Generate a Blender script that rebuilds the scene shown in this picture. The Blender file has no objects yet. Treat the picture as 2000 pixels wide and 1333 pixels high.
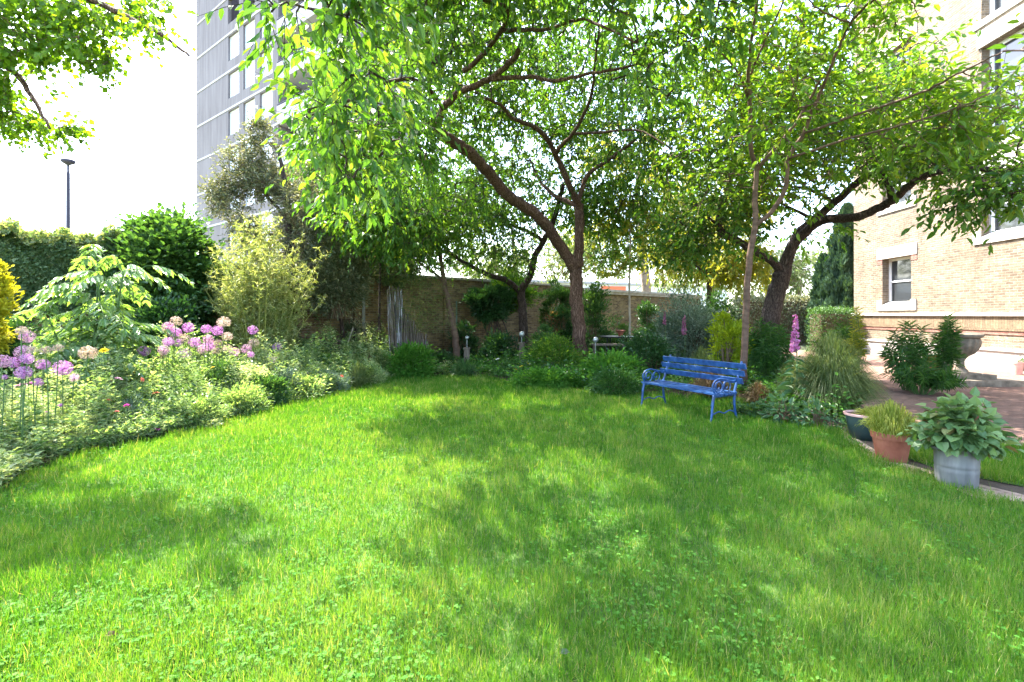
import bpy, math, random
import numpy as np
from mathutils import noise as mnoise, Vector

# ------------------------------------------------------------------ camera, sky, sun
scene = bpy.context.scene
C = scene.collection
R = math.radians
F = 944.0; CX = 1000.0; HY = 615.0; EYE = 1.6

cam_d = bpy.data.cameras.new("camera")
cam = bpy.data.objects.new("camera", cam_d); C.objects.link(cam)
cam.location = (0, 0, EYE); cam.rotation_euler = (R(90), 0, 0)
cam_d.sensor_width = 36; cam_d.lens = 36 * F / 2000
cam_d.shift_y = -(666.5 - HY) / 2000
cam_d.clip_start = 0.05; cam_d.clip_end = 2000
scene.camera = cam

SUN_AZ = Vector((-0.71, 0.70)).normalized(); SUN_EL = R(57)
world = bpy.data.worlds.new("World"); scene.world = world; world.use_nodes = True
wn = world.node_tree; bg = wn.nodes["Background"]
sky = wn.nodes.new("ShaderNodeTexSky"); sky.sky_type = 'NISHITA'; sky.sun_disc = False
sky.sun_elevation = SUN_EL; sky.sun_rotation = math.atan2(SUN_AZ.x, SUN_AZ.y)
sky.air_density = 1.0; sky.dust_density = 2.5; sky.ozone_density = 1.0
wn.links.new(sky.outputs[0], bg.inputs[0]); bg.inputs[1].default_value = 0.15
sun_d = bpy.data.lights.new("sun", 'SUN'); sun_d.energy = 3.1; sun_d.angle = R(0.55); sun_d.color = (1, .95, .86)
sun = bpy.data.objects.new("sun", sun_d); C.objects.link(sun)
sdir = Vector((SUN_AZ.x * math.cos(SUN_EL), SUN_AZ.y * math.cos(SUN_EL), math.sin(SUN_EL)))
sun.rotation_euler = sdir.to_track_quat('Z', 'Y').to_euler(); sun.location = sdir * 60
vs = scene.view_settings; vs.view_transform = 'Standard'; vs.look = 'None'; vs.gamma = 1; vs.use_curve_mapping = False
vs.exposure = 3.3
scene.cycles.max_bounces = 7; scene.cycles.diffuse_bounces = 3; scene.cycles.transmission_bounces = 5
scene.cycles.transparent_max_bounces = 4; scene.cycles.caustics_reflective = False; scene.cycles.caustics_refractive = False

def P(px, py, d): return np.array([(px - CX) / F * d, d, EYE - (py - HY) / F * d])
def G(px, py):
    d = EYE * F / (py - HY); return ((px - CX) / F * d, d)

# ------------------------------------------------------------------ object helpers
def link(o, parent=None):
    C.objects.link(o)
    if parent is not None: o.parent = parent
    return o
def tag(o, label=None, cat=None, group=None, kind=None):
    if label: o["label"] = label
    if cat: o["category"] = cat
    if group: o["group"] = group
    if kind: o["kind"] = kind
    return o
def thing(name, label, cat, loc=(0, 0, 0), rz=0, group=None):
    o = link(bpy.data.objects.new(name, None)); o.location = loc; o.rotation_euler = (0, 0, rz)
    o.empty_display_size = .2
    return tag(o, label, cat, group)
def copy_tree(o, parent=None):
    c = o.copy(); C.objects.link(c); c.parent = parent
    for ch in o.children: copy_tree(ch, c)
    return c

class MB:
    def __init__(s): s.V = []; s.Q = []; s.T = []; s.rq = []; s.rt = []; s.n = 0
    def add(s, V, Q=None, T=None, rnd=0.5):
        V = np.asarray(V, float)
        if Q is not None and len(Q):
            Q = np.asarray(Q, int); s.Q.append(Q + s.n)
            s.rq.append(np.broadcast_to(np.asarray(rnd, float), (len(Q),)) if T is None or np.ndim(rnd) == 0 else rnd[:len(Q)])
        if T is not None and len(T):
            T = np.asarray(T, int); s.T.append(T + s.n)
            s.rt.append(np.broadcast_to(np.asarray(rnd, float), (len(T),)))
        s.V.append(V); s.n += len(V)
    def box(s, x0, x1, y0, y1, z0, z1, rnd=.5):
        V = [(x0,y0,z0),(x1,y0,z0),(x1,y1,z0),(x0,y1,z0),(x0,y0,z1),(x1,y0,z1),(x1,y1,z1),(x0,y1,z1)]
        s.add(V, [(0,3,2,1),(4,5,6,7),(0,1,5,4),(1,2,6,5),(2,3,7,6),(3,0,4,7)], rnd=rnd)
    def bar(s, a, b, w, h, up=(0,0,1)):
        a = np.array(a, float); b = np.array(b, float); d = b - a; d /= np.linalg.norm(d)
        r = np.cross(d, up); r /= np.linalg.norm(r) + 1e-9; u = np.cross(r, d)
        V = [p + r*sx*w/2 + u*sz*h/2 for p in (a, b) for sx, sz in ((-1,-1),(1,-1),(1,1),(-1,1))]
        s.add(V, [(0,1,2,3),(7,6,5,4),(0,4,5,1),(1,5,6,2),(2,6,7,3),(3,7,4,0)])
    def tube(s, pts, rad, sides=8, cap=True, rnd=.5, ridge=0, rng=None):
        pts = np.asarray(pts, float); n = len(pts); rad = np.broadcast_to(np.asarray(rad, float), (n,))
        tan = np.gradient(pts, axis=0); tan /= np.linalg.norm(tan, axis=1)[:, None] + 1e-9
        ref = np.array([1., 0, 0]) if abs(tan[0][0]) < .8 else np.array([0, 1., 0])
        u = np.cross(tan[0], ref); u /= np.linalg.norm(u); U = [u]
        for i in range(1, n):
            u = U[-1] - tan[i] * np.dot(U[-1], tan[i]); u /= np.linalg.norm(u) + 1e-9; U.append(u)
        U = np.array(U); W = np.cross(tan, U)
        a = np.arange(sides) * 2 * math.pi / sides
        rr = rad[:, None] * np.ones(sides)
        if ridge:
            ph = (rng or np.random.default_rng(1)).uniform(-1, 1, (n, sides))
            base = (rng or np.random.default_rng(2)).uniform(-1, 1, sides)
            rr = rr * (1 + ridge * (.65 * base + .5 * ph))
        V = pts[:, None, :] + rr[:, :, None] * (np.cos(a)[None, :, None] * U[:, None, :] + np.sin(a)[None, :, None] * W[:, None, :])
        V = V.reshape(-1, 3)
        i = np.arange(n - 1)[:, None] * sides; j = np.arange(sides)[None, :]; k = (j + 1) % sides
        Q = np.stack([i + j, i + k, i + sides + k, i + sides + j], -1).reshape(-1, 4)
        T = None
        if cap:
            V = np.vstack([V, pts[0], pts[-1]]); c0 = n * sides
            jj = np.arange(sides); kk = (jj + 1) % sides
            T = np.vstack([np.stack([np.full(sides, c0), kk, jj], 1), np.stack([np.full(sides, c0 + 1), (n-1)*sides + jj, (n-1)*sides + kk], 1)])
        s.add(V, Q, T, rnd=rnd)
    def lathe(s, prof, seg=24, c=(0, 0, 0), ribs=0, amp=0):
        V = []
        for r, z in prof:
            for k in range(seg):
                a = 2 * math.pi * k / seg; q = r * (1 + (amp * abs(math.sin(a * ribs / 2)) if ribs else 0))
                V.append((c[0] + q * math.cos(a), c[1] + q * math.sin(a), c[2] + z))
        Q = [(i*seg + k, i*seg + (k+1) % seg, (i+1)*seg + (k+1) % seg, (i+1)*seg + k) for i in range(len(prof)-1) for k in range(seg)]
        s.add(V, Q)
    def build(s, name, mat, parent=None, smooth=False, loc=None, kind=None, label=None):
        V = np.concatenate(s.V); nq = sum(map(len, s.Q)); nt = sum(map(len, s.T))
        Q = np.concatenate(s.Q) if nq else np.zeros((0, 4), int); T = np.concatenate(s.T) if nt else np.zeros((0, 3), int)
        me = bpy.data.meshes.new(name); me.vertices.add(len(V)); me.vertices.foreach_set("co", V.astype(np.float32).ravel())
        loops = np.concatenate([Q.ravel(), T.ravel()]).astype(np.int32)
        me.loops.add(len(loops)); me.loops.foreach_set("vertex_index", loops)
        tot = np.concatenate([np.full(nq, 4), np.full(nt, 3)]).astype(np.int32); st = np.concatenate([[0], np.cumsum(tot)[:-1]]).astype(np.int32)
        me.polygons.add(len(tot)); me.polygons.foreach_set("loop_start", st)
        try: me.polygons.foreach_set("loop_total", tot)
        except Exception: pass
        me.polygons.foreach_set("use_smooth", np.full(len(tot), bool(smooth)))
        r = np.concatenate([np.asarray(x, float) for x in s.rq] + [np.asarray(x, float) for x in s.rt]) if len(tot) else np.zeros(0)
        at = me.attributes.new("rnd", 'FLOAT', 'FACE'); at.data.foreach_set("value", r.astype(np.float32))
        me.update(calc_edges=True); me.materials.append(mat)
        o = link(bpy.data.objects.new(name, me), parent)
        if loc is not None: o.location = loc
        return tag(o, label, kind=kind)

def norm(a): return a / (np.linalg.norm(a, axis=-1, keepdims=True) + 1e-9)

# leaf batches: p base points, d directions, nrm approx normals
def add_leaves(mb, p, d, nrm, L, W, rnd, shape='oval', fold=.25, curl=.15):
    n = len(p); d = norm(d); r = norm(np.cross(d, nrm)); u = np.cross(r, d)
    L = np.broadcast_to(L, (n,))[:, None]; W = np.broadcast_to(W, (n,))[:, None]
    tip = p + d * L - u * L * curl
    if shape == 'oval': a, b, wa, wb = .3, .68, 1., .78
    elif shape == 'heart': a, b, wa, wb = .12, .55, 1.05, .95
    elif shape == 'lance': a, b, wa, wb = .25, .6, 1., .75
    if shape == 'diamond':
        m1 = p + d*L*.45 + r*W/2; m2 = p + d*L*.45 - r*W/2
        V = np.stack([p, m1, tip, m2], 1).reshape(-1, 3)
        mb.add(V, np.arange(n*4).reshape(n, 4), rnd=rnd); return
    if shape == 'blade':   # tapered 2-segment
        m = p + d*L*.55
        V = np.stack([p + r*W/2, p - r*W/2, m - r*W*.4, m + r*W*.4, tip - r*W*.06, tip + r*W*.06], 1).reshape(-1, 3)
        b0 = np.arange(n)[:, None] * 6
        Q = np.concatenate([b0 + np.array([0,1,2,3]), b0 + np.array([3,2,4,5])], 1).reshape(-1, 4)
        mb.add(V, Q, rnd=np.repeat(rnd, 2)); return
    f = fold * W / 2
    l1 = p + d*L*a + r*W/2*wa + u*f; l2 = p + d*L*b + r*W/2*wb + u*(f - L*curl*.3)
    r1 = p + d*L*a - r*W/2*wa + u*f; r2 = p + d*L*b - r*W/2*wb + u*(f - L*curl*.3)
    V = np.stack([p, l1, l2, tip, r2, r1], 1).reshape(-1, 3)
    b0 = np.arange(n)[:, None] * 6
    Q = np.concatenate([b0 + np.array([0,1,2,3]), b0 + np.array([0,3,4,5])], 1).reshape(-1, 4)
    mb.add(V, Q, rnd=np.repeat(rnd, 2))

def catmull(pts, k=5):
    pts = np.asarray(pts, float); n = len(pts)
    if n < 3: return np.array([pts[0] + (pts[-1] - pts[0]) * t for t in np.linspace(0, 1, k + 1)])
    out = []
    for i in range(n - 1):
        p0 = pts[max(i-1, 0)]; p1 = pts[i]; p2 = pts[i+1]; p3 = pts[min(i+2, n-1)]
        for t in np.arange(k) / k:
            out.append(.5 * (2*p1 + (p2-p0)*t + (2*p0-5*p1+4*p2-p3)*t*t + (3*p1-p0-3*p2+p3)*t**3))
    out.append(pts[-1]); return np.array(out)

# ------------------------------------------------------------------ materials
def nt_new(name):
    m = bpy.data.materials.new(name); m.use_nodes = True; nt = m.node_tree
    b = nt.nodes["Principled BSDF"]; return m, nt, b
def N(nt, t, **kw):
    n = nt.nodes.new(t)
    for k, v in kw.items(): setattr(n, k, v)
    return n
def ramp(nt, stops):
    r = N(nt, "ShaderNodeValToRGB"); e = r.color_ramp.elements
    while len(e) > len(stops): e.remove(e[-1])
    while len(e) < len(stops): e.new(.5)
    for i, (p, c) in enumerate(stops): e[i].position = p; e[i].color = (*c, 1)
    return r
def leafmat(name, stops, trans=.42, rough=.45, tint=(1.35, 1.3, .45), spec=.4):
    m, nt, b = nt_new(name); L = nt.links
    at = N(nt, "ShaderNodeAttribute", attribute_name="rnd")
    rp = ramp(nt, [(i / (len(stops) - 1), c) for i, c in enumerate(stops)]); L.new(at.outputs["Fac"], rp.inputs[0])
    b.inputs["Roughness"].default_value = rough; b.inputs["Specular IOR Level"].default_value = spec
    L.new(rp.outputs[0], b.inputs["Base Color"])
    mu = N(nt, "ShaderNodeMix", data_type='RGBA', blend_type='MULTIPLY'); mu.inputs[0].default_value = 1
    L.new(rp.outputs[0], mu.inputs[6]); mu.inputs[7].default_value = (*tint, 1)
    tr = N(nt, "ShaderNodeBsdfTranslucent"); L.new(mu.outputs[2], tr.inputs[0])
    mx = N(nt, "ShaderNodeMixShader"); mx.inputs[0].default_value = trans
    L.new(b.outputs[0], mx.inputs[1]); L.new(tr.outputs[0], mx.inputs[2])
    L.new(mx.outputs[0], nt.nodes["Material Output"].inputs[0]); return m
def noisemat(name, stops, scale=4, detail=8, rough=.85, bump=.3, stretch=(1, 1, 1), bscale=None, coord='Object', spec=.3, metal=0, dist=.006):
    m, nt, b = nt_new(name); L = nt.links
    tc = N(nt, "ShaderNodeTexCoord"); mp = N(nt, "ShaderNodeMapping"); mp.inputs["Scale"].default_value = stretch
    L.new(tc.outputs[coord], mp.inputs[0])
    no = N(nt, "ShaderNodeTexNoise"); no.inputs["Scale"].default_value = scale; no.inputs["Detail"].default_value = detail
    L.new(mp.outputs[0], no.inputs[0]); rp = ramp(nt, stops); L.new(no.outputs[0], rp.inputs[0])
    L.new(rp.outputs[0], b.inputs["Base Color"]); b.inputs["Roughness"].default_value = rough
    b.inputs["Specular IOR Level"].default_value = spec; b.inputs["Metallic"].default_value = metal
    n2 = N(nt, "ShaderNodeTexNoise"); n2.inputs["Scale"].default_value = bscale or scale * 3; n2.inputs["Detail"].default_value = 8
    L.new(mp.outputs[0], n2.inputs[0]); bp = N(nt, "ShaderNodeBump"); bp.inputs["Strength"].default_value = bump
    bp.inputs["Distance"].default_value = dist; L.new(n2.outputs[0], bp.inputs["Height"]); L.new(bp.outputs[0], b.inputs["Normal"])
    return m
def brickmat(name, c1, c2, mortar, bw=.23, bh=.075, ms=.008, ground=False, patch=.5, rough=.9, c3=None, bumpd=.012):
    m, nt, b = nt_new(name); L = nt.links
    tc = N(nt, "ShaderNodeTexCoord"); sp = N(nt, "ShaderNodeSeparateXYZ"); L.new(tc.outputs["Object"], sp.inputs[0])
    cb = N(nt, "ShaderNodeCombineXYZ")
    if ground:
        L.new(sp.outputs[0], cb.inputs[0]); L.new(sp.outputs[1], cb.inputs[1])
    else:
        sn = N(nt, "ShaderNodeSeparateXYZ"); L.new(tc.outputs["Normal"], sn.inputs[0])
        ab = N(nt, "ShaderNodeMath", operation='ABSOLUTE'); L.new(sn.outputs[0], ab.inputs[0])
        gt = N(nt, "ShaderNodeMath", operation='GREATER_THAN'); gt.inputs[1].default_value = .6; L.new(ab.outputs[0], gt.inputs[0])
        mx = N(nt, "ShaderNodeMix", data_type='FLOAT'); L.new(gt.outputs[0], mx.inputs[0]); L.new(sp.outputs[0], mx.inputs[2]); L.new(sp.outputs[1], mx.inputs[3])
        L.new(mx.outputs[0], cb.inputs[0]); L.new(sp.outputs[2], cb.inputs[1])
    wob = N(nt, "ShaderNodeTexNoise"); wob.inputs["Scale"].default_value = 7; L.new(tc.outputs["Object"], wob.inputs[0])
    wm = N(nt, "ShaderNodeVectorMath", operation='SCALE'); wm.inputs["Scale"].default_value = .03; L.new(wob.outputs["Color"], wm.inputs[0])
    wa = N(nt, "ShaderNodeVectorMath", operation='ADD'); L.new(cb.outputs[0], wa.inputs[0]); L.new(wm.outputs[0], wa.inputs[1])
    br = N(nt, "ShaderNodeTexBrick"); L.new(wa.outputs[0], br.inputs[0])
    br.inputs["Scale"].default_value = 1; br.inputs["Brick Width"].default_value = bw; br.inputs["Row Height"].default_value = bh
    br.inputs["Mortar Size"].default_value = ms; br.inputs["Mortar Smooth"].default_value = .3; br.inputs["Bias"].default_value = 0
    br.inputs["Color1"].default_value = (*c1, 1); br.inputs["Color2"].default_value = (*c2, 1); br.inputs["Mortar"].default_value = (*mortar, 1)
    n1 = N(nt, "ShaderNodeTexNoise"); n1.inputs["Scale"].default_value = 1.3; n1.inputs["Detail"].default_value = 10; L.new(tc.outputs["Object"], n1.inputs[0])
    rp = ramp(nt, [(.3, c3 or tuple(v*.62 for v in c1)), (.62, (1, 1, 1) if c3 is None else c2)]); L.new(n1.outputs[0], rp.inputs[0])
    mu = N(nt, "ShaderNodeMix", data_type='RGBA', blend_type='MULTIPLY' if c3 is None else 'MIX')
    mu.inputs[0].default_value = patch if c3 is None else .35
    if c3 is None:
        rp.color_ramp.elements[0].color = (.45, .42, .4, 1)
    L.new(br.outputs["Color"], mu.inputs[6]); L.new(rp.outputs[0], mu.inputs[7])
    n3 = N(nt, "ShaderNodeTexNoise"); n3.inputs["Scale"].default_value = 9; n3.inputs["Detail"].default_value = 6; L.new(cb.outputs[0], n3.inputs[0])
    hs = N(nt, "ShaderNodeHueSaturation"); mr = N(nt, "ShaderNodeMapRange"); mr.inputs[3].default_value = .45; mr.inputs[4].default_value = 1.6
    L.new(n3.outputs[0], mr.inputs[0]); L.new(mr.outputs[0], hs.inputs["Value"]); L.new(mu.outputs[2], hs.inputs["Color"])
    L.new(hs.outputs[0], b.inputs["Base Color"]); b.inputs["Roughness"].default_value = rough; b.inputs["Specular IOR Level"].default_value = .2
    n2 = N(nt, "ShaderNodeTexNoise"); n2.inputs["Scale"].default_value = 45; n2.inputs["Detail"].default_value = 6; L.new(tc.outputs["Object"], n2.inputs[0])
    ma = N(nt, "ShaderNodeMath", operation='MULTIPLY_ADD'); ma.inputs[1].default_value = -1.0; L.new(br.outputs["Fac"], ma.inputs[0]); L.new(n2.outputs[0], ma.inputs[2])
    bp = N(nt, "ShaderNodeBump"); bp.inputs["Strength"].default_value = .8; bp.inputs["Distance"].default_value = bumpd
    L.new(ma.outputs[0], bp.inputs["Height"]); L.new(bp.outputs[0], b.inputs["Normal"]); return m
def plain(name, col, rough=.5, metal=0, spec=.5):
    m, nt, b = nt_new(name); b.inputs["Base Color"].default_value = (*col, 1); b.inputs["Roughness"].default_value = rough
    b.inputs["Metallic"].default_value = metal; b.inputs["Specular IOR Level"].default_value = spec; return m

M = {}
M['grass'] = leafmat('grass_blade', [(.038,.142,.012), (.076,.212,.018), (.145,.275,.034), (.32,.33,.14)], .5, .6, (1.45, 1.25, .4), .2)
M['clover'] = leafmat('clover_leaf', [(.045,.15,.018), (.07,.2,.026), (.11,.24,.04)], .4, .7, (1.4, 1.25, .4), .15)
M['cherry'] = leafmat('cherry_leaf', [(.035,.1,.018), (.06,.16,.025), (.11,.22,.038), (.2,.29,.05)], .52, .42, (1.6, 1.45, .4))
M['cherry_yel'] = leafmat('cherry_leaf_light', [(.05,.14,.018), (.09,.2,.024), (.15,.28,.034), (.32,.38,.04)], .54, .4, (1.6, 1.4, .35))
M['ginkgo'] = leafmat('fan_leaf', [(.07,.17,.02), (.12,.24,.024), (.2,.32,.03)], .56, .45, (1.6, 1.45, .3))
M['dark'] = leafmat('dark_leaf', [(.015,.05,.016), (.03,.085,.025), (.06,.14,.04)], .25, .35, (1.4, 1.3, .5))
M['ivy'] = leafmat('ivy_leaf', [(.06,.12,.05), (.12,.2,.09), (.24,.32,.17), (.5,.47,.26)], .35, .4)
M['fig'] = leafmat('vine_leaf', [(.03,.08,.025), (.06,.135,.04), (.12,.21,.06)], .35, .35, (1.4, 1.4, .4))
M['olive'] = leafmat('olive_leaf', [(.05,.075,.035), (.11,.14,.07), (.22,.24,.14), (.38,.36,.22)], .3, .4, (1.3, 1.15, .6))
M['grey'] = leafmat('grey_leaf', [(.06,.11,.07), (.14,.2,.14), (.3,.36,.28)], .25, .35, (1.2, 1.25, .7))
M['bamboo'] = leafmat('bamboo_leaf', [(.1,.15,.04), (.19,.25,.07), (.33,.37,.15), (.5,.5,.28)], .45, .45, (1.3, 1.2, .5))
M['lime'] = leafmat('lime_leaf', [(.16,.25,.015), (.26,.36,.02), (.4,.46,.04)], .5, .45, (1.4, 1.3, .3))
M['gold'] = leafmat('gold_leaf', [(.26,.3,.02), (.46,.45,.03), (.6,.55,.07)], .45, .45, (1.2, 1.05, .3))
M['yellowgreen'] = leafmat('yellow_green_leaf', [(.12,.19,.03), (.25,.3,.04), (.45,.42,.06)], .5, .45, (1.4, 1.2, .4))
M['melianthus'] = leafmat('blue_green_leaf', [(.11,.2,.1), (.17,.28,.12), (.26,.36,.17)], .45, .3, (1.5, 1.5, .35), .6)
M['bed'] = leafmat('bed_leaf', [(.08,.16,.05), (.18,.29,.1), (.33,.43,.19), (.55,.58,.38)], .5, .45, (1.3, 1.25, .5))
M['feather'] = leafmat('feathery_leaf', [(.22,.32,.14), (.38,.47,.26), (.6,.64,.45)], .5, .5, (1.2, 1.2, .6))
M['euph'] = leafmat('spurge_leaf', [(.02,.07,.015), (.04,.12,.022), (.09,.2,.035)], .3, .35, (1.5, 1.4, .35))
M['pale'] = leafmat('pale_far_leaf', [(.12,.18,.07), (.22,.29,.12), (.36,.4,.2)], .45, .6, (1.2, 1.2, .6))
M['conifer'] = leafmat('conifer_spray', [(.025,.06,.035), (.05,.1,.055), (.09,.16,.08)], .15, .6)
M['carex'] = leafmat('sedge_blade', [(.035,.07,.018), (.075,.12,.03), (.13,.18,.05), (.2,.22,.08)], .4, .5, (1.3, 1.2, .5))
M['brownsedge'] = leafmat('brown_sedge_blade', [(.06,.045,.02), (.14,.08,.035), (.18,.13,.055), (.09,.11,.03)], .35, .5, (1.2, 1.0, .6))
M['potgrass'] = leafmat('pot_grass_blade', [(.14,.2,.03), (.27,.33,.05), (.46,.44,.14)], .45, .45, (1.3, 1.2, .4))
M['heart'] = leafmat('heart_leaf', [(.06,.13,.045), (.11,.2,.07), (.17,.27,.1), (.24,.15,.07)], .35, .4, (1.3, 1.25, .5))
M['foxleaf'] = leafmat('foxglove_leaf', [(.04,.1,.04), (.09,.18,.07)], .3, .5, (1.3, 1.3, .5))
M['pink'] = leafmat('foxglove_pink', [(.42,.11,.28), (.56,.22,.42), (.64,.42,.55)], .35, .5, (1.2, .8, 1))
M['pinkdull'] = leafmat('foxglove_dull', [(.3,.1,.2), (.38,.16,.28)], .3)
M['allium'] = leafmat('allium_purple', [(.4,.17,.4), (.54,.28,.53), (.68,.45,.64)], .35, .5, (1.2, .8, 1.2))
M['allium_pink'] = leafmat('allium_fading', [(.46,.22,.4), (.6,.38,.5), (.62,.5,.42)], .35, .5, (1.1, .9, 1))
M['allium_dry'] = leafmat('allium_dry', [(.4,.3,.22), (.58,.47,.36), (.62,.4,.5)], .3, .6, (1.1, 1, .8))
M['petal_red'] = leafmat('petal_red', [(.7,.1,.06), (.75,.28,.2)], .3, .5, (1, .8, .8))
M['petal_magenta'] = leafmat('petal_magenta', [(.5,.04,.3), (.6,.14,.42)], .3, .5, (1, .8, 1))
M['petal_yellow'] = leafmat('petal_yellow', [(.75,.5,.02), (.8,.62,.05)], .3, .5, (1, .9, .6))
M['petal_white'] = leafmat('petal_white', [(.7,.7,.68), (.8,.75,.78)], .3, .5, (1, 1, 1))
M['stem'] = plain('stem_green', (.07,.13,.035), .7)
M['stem_dark'] = plain('stem_brown', (.12,.08,.045), .8)
def barkmat(name, a, b_, c):
    m, nt, bs = nt_new(name); L = nt.links
    tc = N(nt, "ShaderNodeTexCoord"); mp = N(nt, "ShaderNodeMapping"); mp.inputs["Scale"].default_value = (1, 1, .16); L.new(tc.outputs["Object"], mp.inputs[0])
    vo = N(nt, "ShaderNodeTexVoronoi", feature='DISTANCE_TO_EDGE'); vo.inputs["Scale"].default_value = 26; 
    no = N(nt, "ShaderNodeTexNoise"); no.inputs["Scale"].default_value = 9; no.inputs["Detail"].default_value = 8; L.new(mp.outputs[0], no.inputs[0])
    ad = N(nt, "ShaderNodeMix", data_type='RGBA', blend_type='LINEAR_LIGHT'); ad.inputs[0].default_value = .12; L.new(mp.outputs[0], ad.inputs[6]); L.new(no.outputs["Color"], ad.inputs[7])
    L.new(ad.outputs[2], vo.inputs[0])
    rp = ramp(nt, [(0, a), (.12, b_), (.6, c)]); L.new(vo.outputs["Distance"], rp.inputs[0])
    n2 = N(nt, "ShaderNodeTexNoise"); n2.inputs["Scale"].default_value = 3; n2.inputs["Detail"].default_value = 6; L.new(tc.outputs["Object"], n2.inputs[0])
    mr = N(nt, "ShaderNodeMapRange"); mr.inputs[3].default_value = .55; mr.inputs[4].default_value = 1.5; L.new(n2.outputs[0], mr.inputs[0])
    hs = N(nt, "ShaderNodeHueSaturation"); L.new(rp.outputs[0], hs.inputs["Color"]); L.new(mr.outputs[0], hs.inputs["Value"])
    L.new(hs.outputs[0], bs.inputs["Base Color"]); bs.inputs["Roughness"].default_value = .9; bs.inputs["Specular IOR Level"].default_value = .2
    sm = N(nt, "ShaderNodeMath", operation='MINIMUM'); sm.inputs[1].default_value = .25; L.new(vo.outputs["Distance"], sm.inputs[0])
    ma = N(nt, "ShaderNodeMath", operation='MULTIPLY_ADD'); ma.inputs[1].default_value = 4; L.new(sm.outputs[0], ma.inputs[0]); L.new(no.outputs[0], ma.inputs[2])
    bp = N(nt, "ShaderNodeBump"); bp.inputs["Strength"].default_value = .9; bp.inputs["Distance"].default_value = .025
    L.new(ma.outputs[0], bp.inputs["Height"]); L.new(bp.outputs[0], bs.inputs["Normal"]); return m
M['bark'] = barkmat('bark_red_brown', (.05,.025,.018), (.15,.085,.06), (.3,.19,.145))
M['bark_dark'] = barkmat('bark_dark', (.03,.02,.018), (.08,.055,.045), (.17,.125,.11))
M['bark_slim'] = noisemat('bark_smooth', [(.3,(.07,.04,.028)), (.7,(.17,.105,.075))], 6, 8, .75, .4, (1, 1, 2.5))
M['bark_pale'] = noisemat('bark_pale', [(.3,(.3,.25,.2)), (.7,(.5,.42,.34))], 5, 8, .8, .3)
M['bark_white'] = noisemat('peeling_pale_wood', [(.25,(.06,.045,.04)), (.5,(.16,.14,.14)), (.62,(.5,.5,.54))], 7, 10, .8, .5, (2.2, 2.2, .35))
M['housebrick'] = brickmat('stock_brick', (.275,.21,.14), (.155,.12,.085), (.27,.235,.19), patch=.55, bumpd=.03, ms=.011)
M['soldier'] = brickmat('soldier_brick', (.215,.16,.1), (.17,.125,.08), (.1,.08,.055), bw=.085, bh=.6, ms=.007, patch=.3)
M['wallbrick'] = brickmat('garden_wall_brick', (.31,.22,.1), (.12,.078,.042), (.24,.19,.12), patch=.8, bumpd=.03, ms=.012)
M['redbrick'] = brickmat('red_quoin_brick', (.28,.13,.1), (.22,.1,.08), (.25,.18,.14), patch=.3)
M['path'] = brickmat('paving_brick', (.24,.14,.105), (.17,.105,.08), (.1,.08,.06), bw=.215, bh=.105, ms=.006, ground=True, patch=.45)
M['stone'] = noisemat('pale_stone', [(.3,(.36,.33,.28)), (.7,(.5,.47,.42))], 3, 8, .8, .15)
M['oldstone'] = noisemat('weathered_stone', [(.25,(.07,.06,.045)), (.5,(.16,.135,.1)), (.75,(.27,.235,.18))], 7, 10, .9, .5)
M['coping'] = noisemat('coping_stone', [(.3,(.28,.24,.19)), (.7,(.45,.4,.33))], 4, 8, .9, .3)
M['render'] = noisemat('painted_render', [(.3,(.36,.33,.3)), (.7,(.44,.41,.38))], 2, 8, .8, .1)
M['white'] = plain('white_paint', (.8,.8,.8), .35)
M['glass'] = plain('window_glass', (.035,.04,.045), .06, 0, .8)
M['glass_pale'] = plain('painted_reflection_glass', (.62,.64,.72), .15, 0, .6)  # bright white reflections of the tower panes put into a pale base colour
M['tower'] = noisemat('tower_cladding', [(.3,(.14,.122,.122)), (.7,(.215,.192,.192))], 1.1, 10, .85, .25, (2.6, 2.6, .25))
M['towerband'] = plain('tower_concrete_band', (.42,.4,.41), .8)
M['soil'] = noisemat('soil', [(.3,(.04,.028,.018)), (.7,(.11,.08,.055))], 6, 10, .95, .8, bscale=30, dist=.02)
M['earth'] = noisemat('lawn_earth', [(.3,(.035,.075,.012)), (.7,(.08,.14,.03))], 5, 10, .95, .6, bscale=40)
M['mulch'] = noisemat('bark_mulch_path', [(.3,(.2,.13,.09)), (.6,(.42,.3,.21))], 14, 10, .95, .8, bscale=50)
M['ground'] = noisemat('ground_far', [(.3,(.09,.11,.05)), (.7,(.16,.17,.09))], .5, 8, .95, .3)
M['blue'] = noisemat('blue_bench_paint', [(.28,(.008,.028,.09)), (.52,(.016,.066,.2)), (.66,(.035,.1,.26)), (.76,(.13,.18,.25)), (.82,(.2,.19,.17))], 11, 8, .42, .1, spec=.5, dist=.001)
M['terracotta'] = noisemat('terracotta', [(.3,(.2,.06,.035)), (.7,(.32,.12,.07))], 6, 8, .75, .15)
M['bluepot'] = noisemat('teal_glaze', [(.3,(.02,.045,.045)), (.7,(.05,.08,.075))], 5, 6, .35, .1)
M['zinc'] = noisemat('galvanised_zinc', [(.3,(.13,.13,.13)), (.55,(.19,.19,.19)), (.75,(.27,.26,.25))], 5, 10, .5, .1, (3, 3, .6), metal=.35)
M['lamppost'] = plain('lamp_metal', (.05,.045,.065), .6, 0, .3)
M['greenpaint'] = plain('green_window_paint', (.16,.24,.2), .6)
M['orange'] = plain('orange_panel', (.85,.16,.05), .5)
M['pipe'] = noisemat('drainpipe_grey', [(.3,(.22,.23,.21)), (.7,(.36,.37,.34))], 6, 6, .6, .1)
M['wood'] = noisemat('weathered_wood', [(.3,(.07,.05,.04)), (.7,(.19,.15,.115))], 4, 8, .85, .4, (4, 4, .6))
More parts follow.
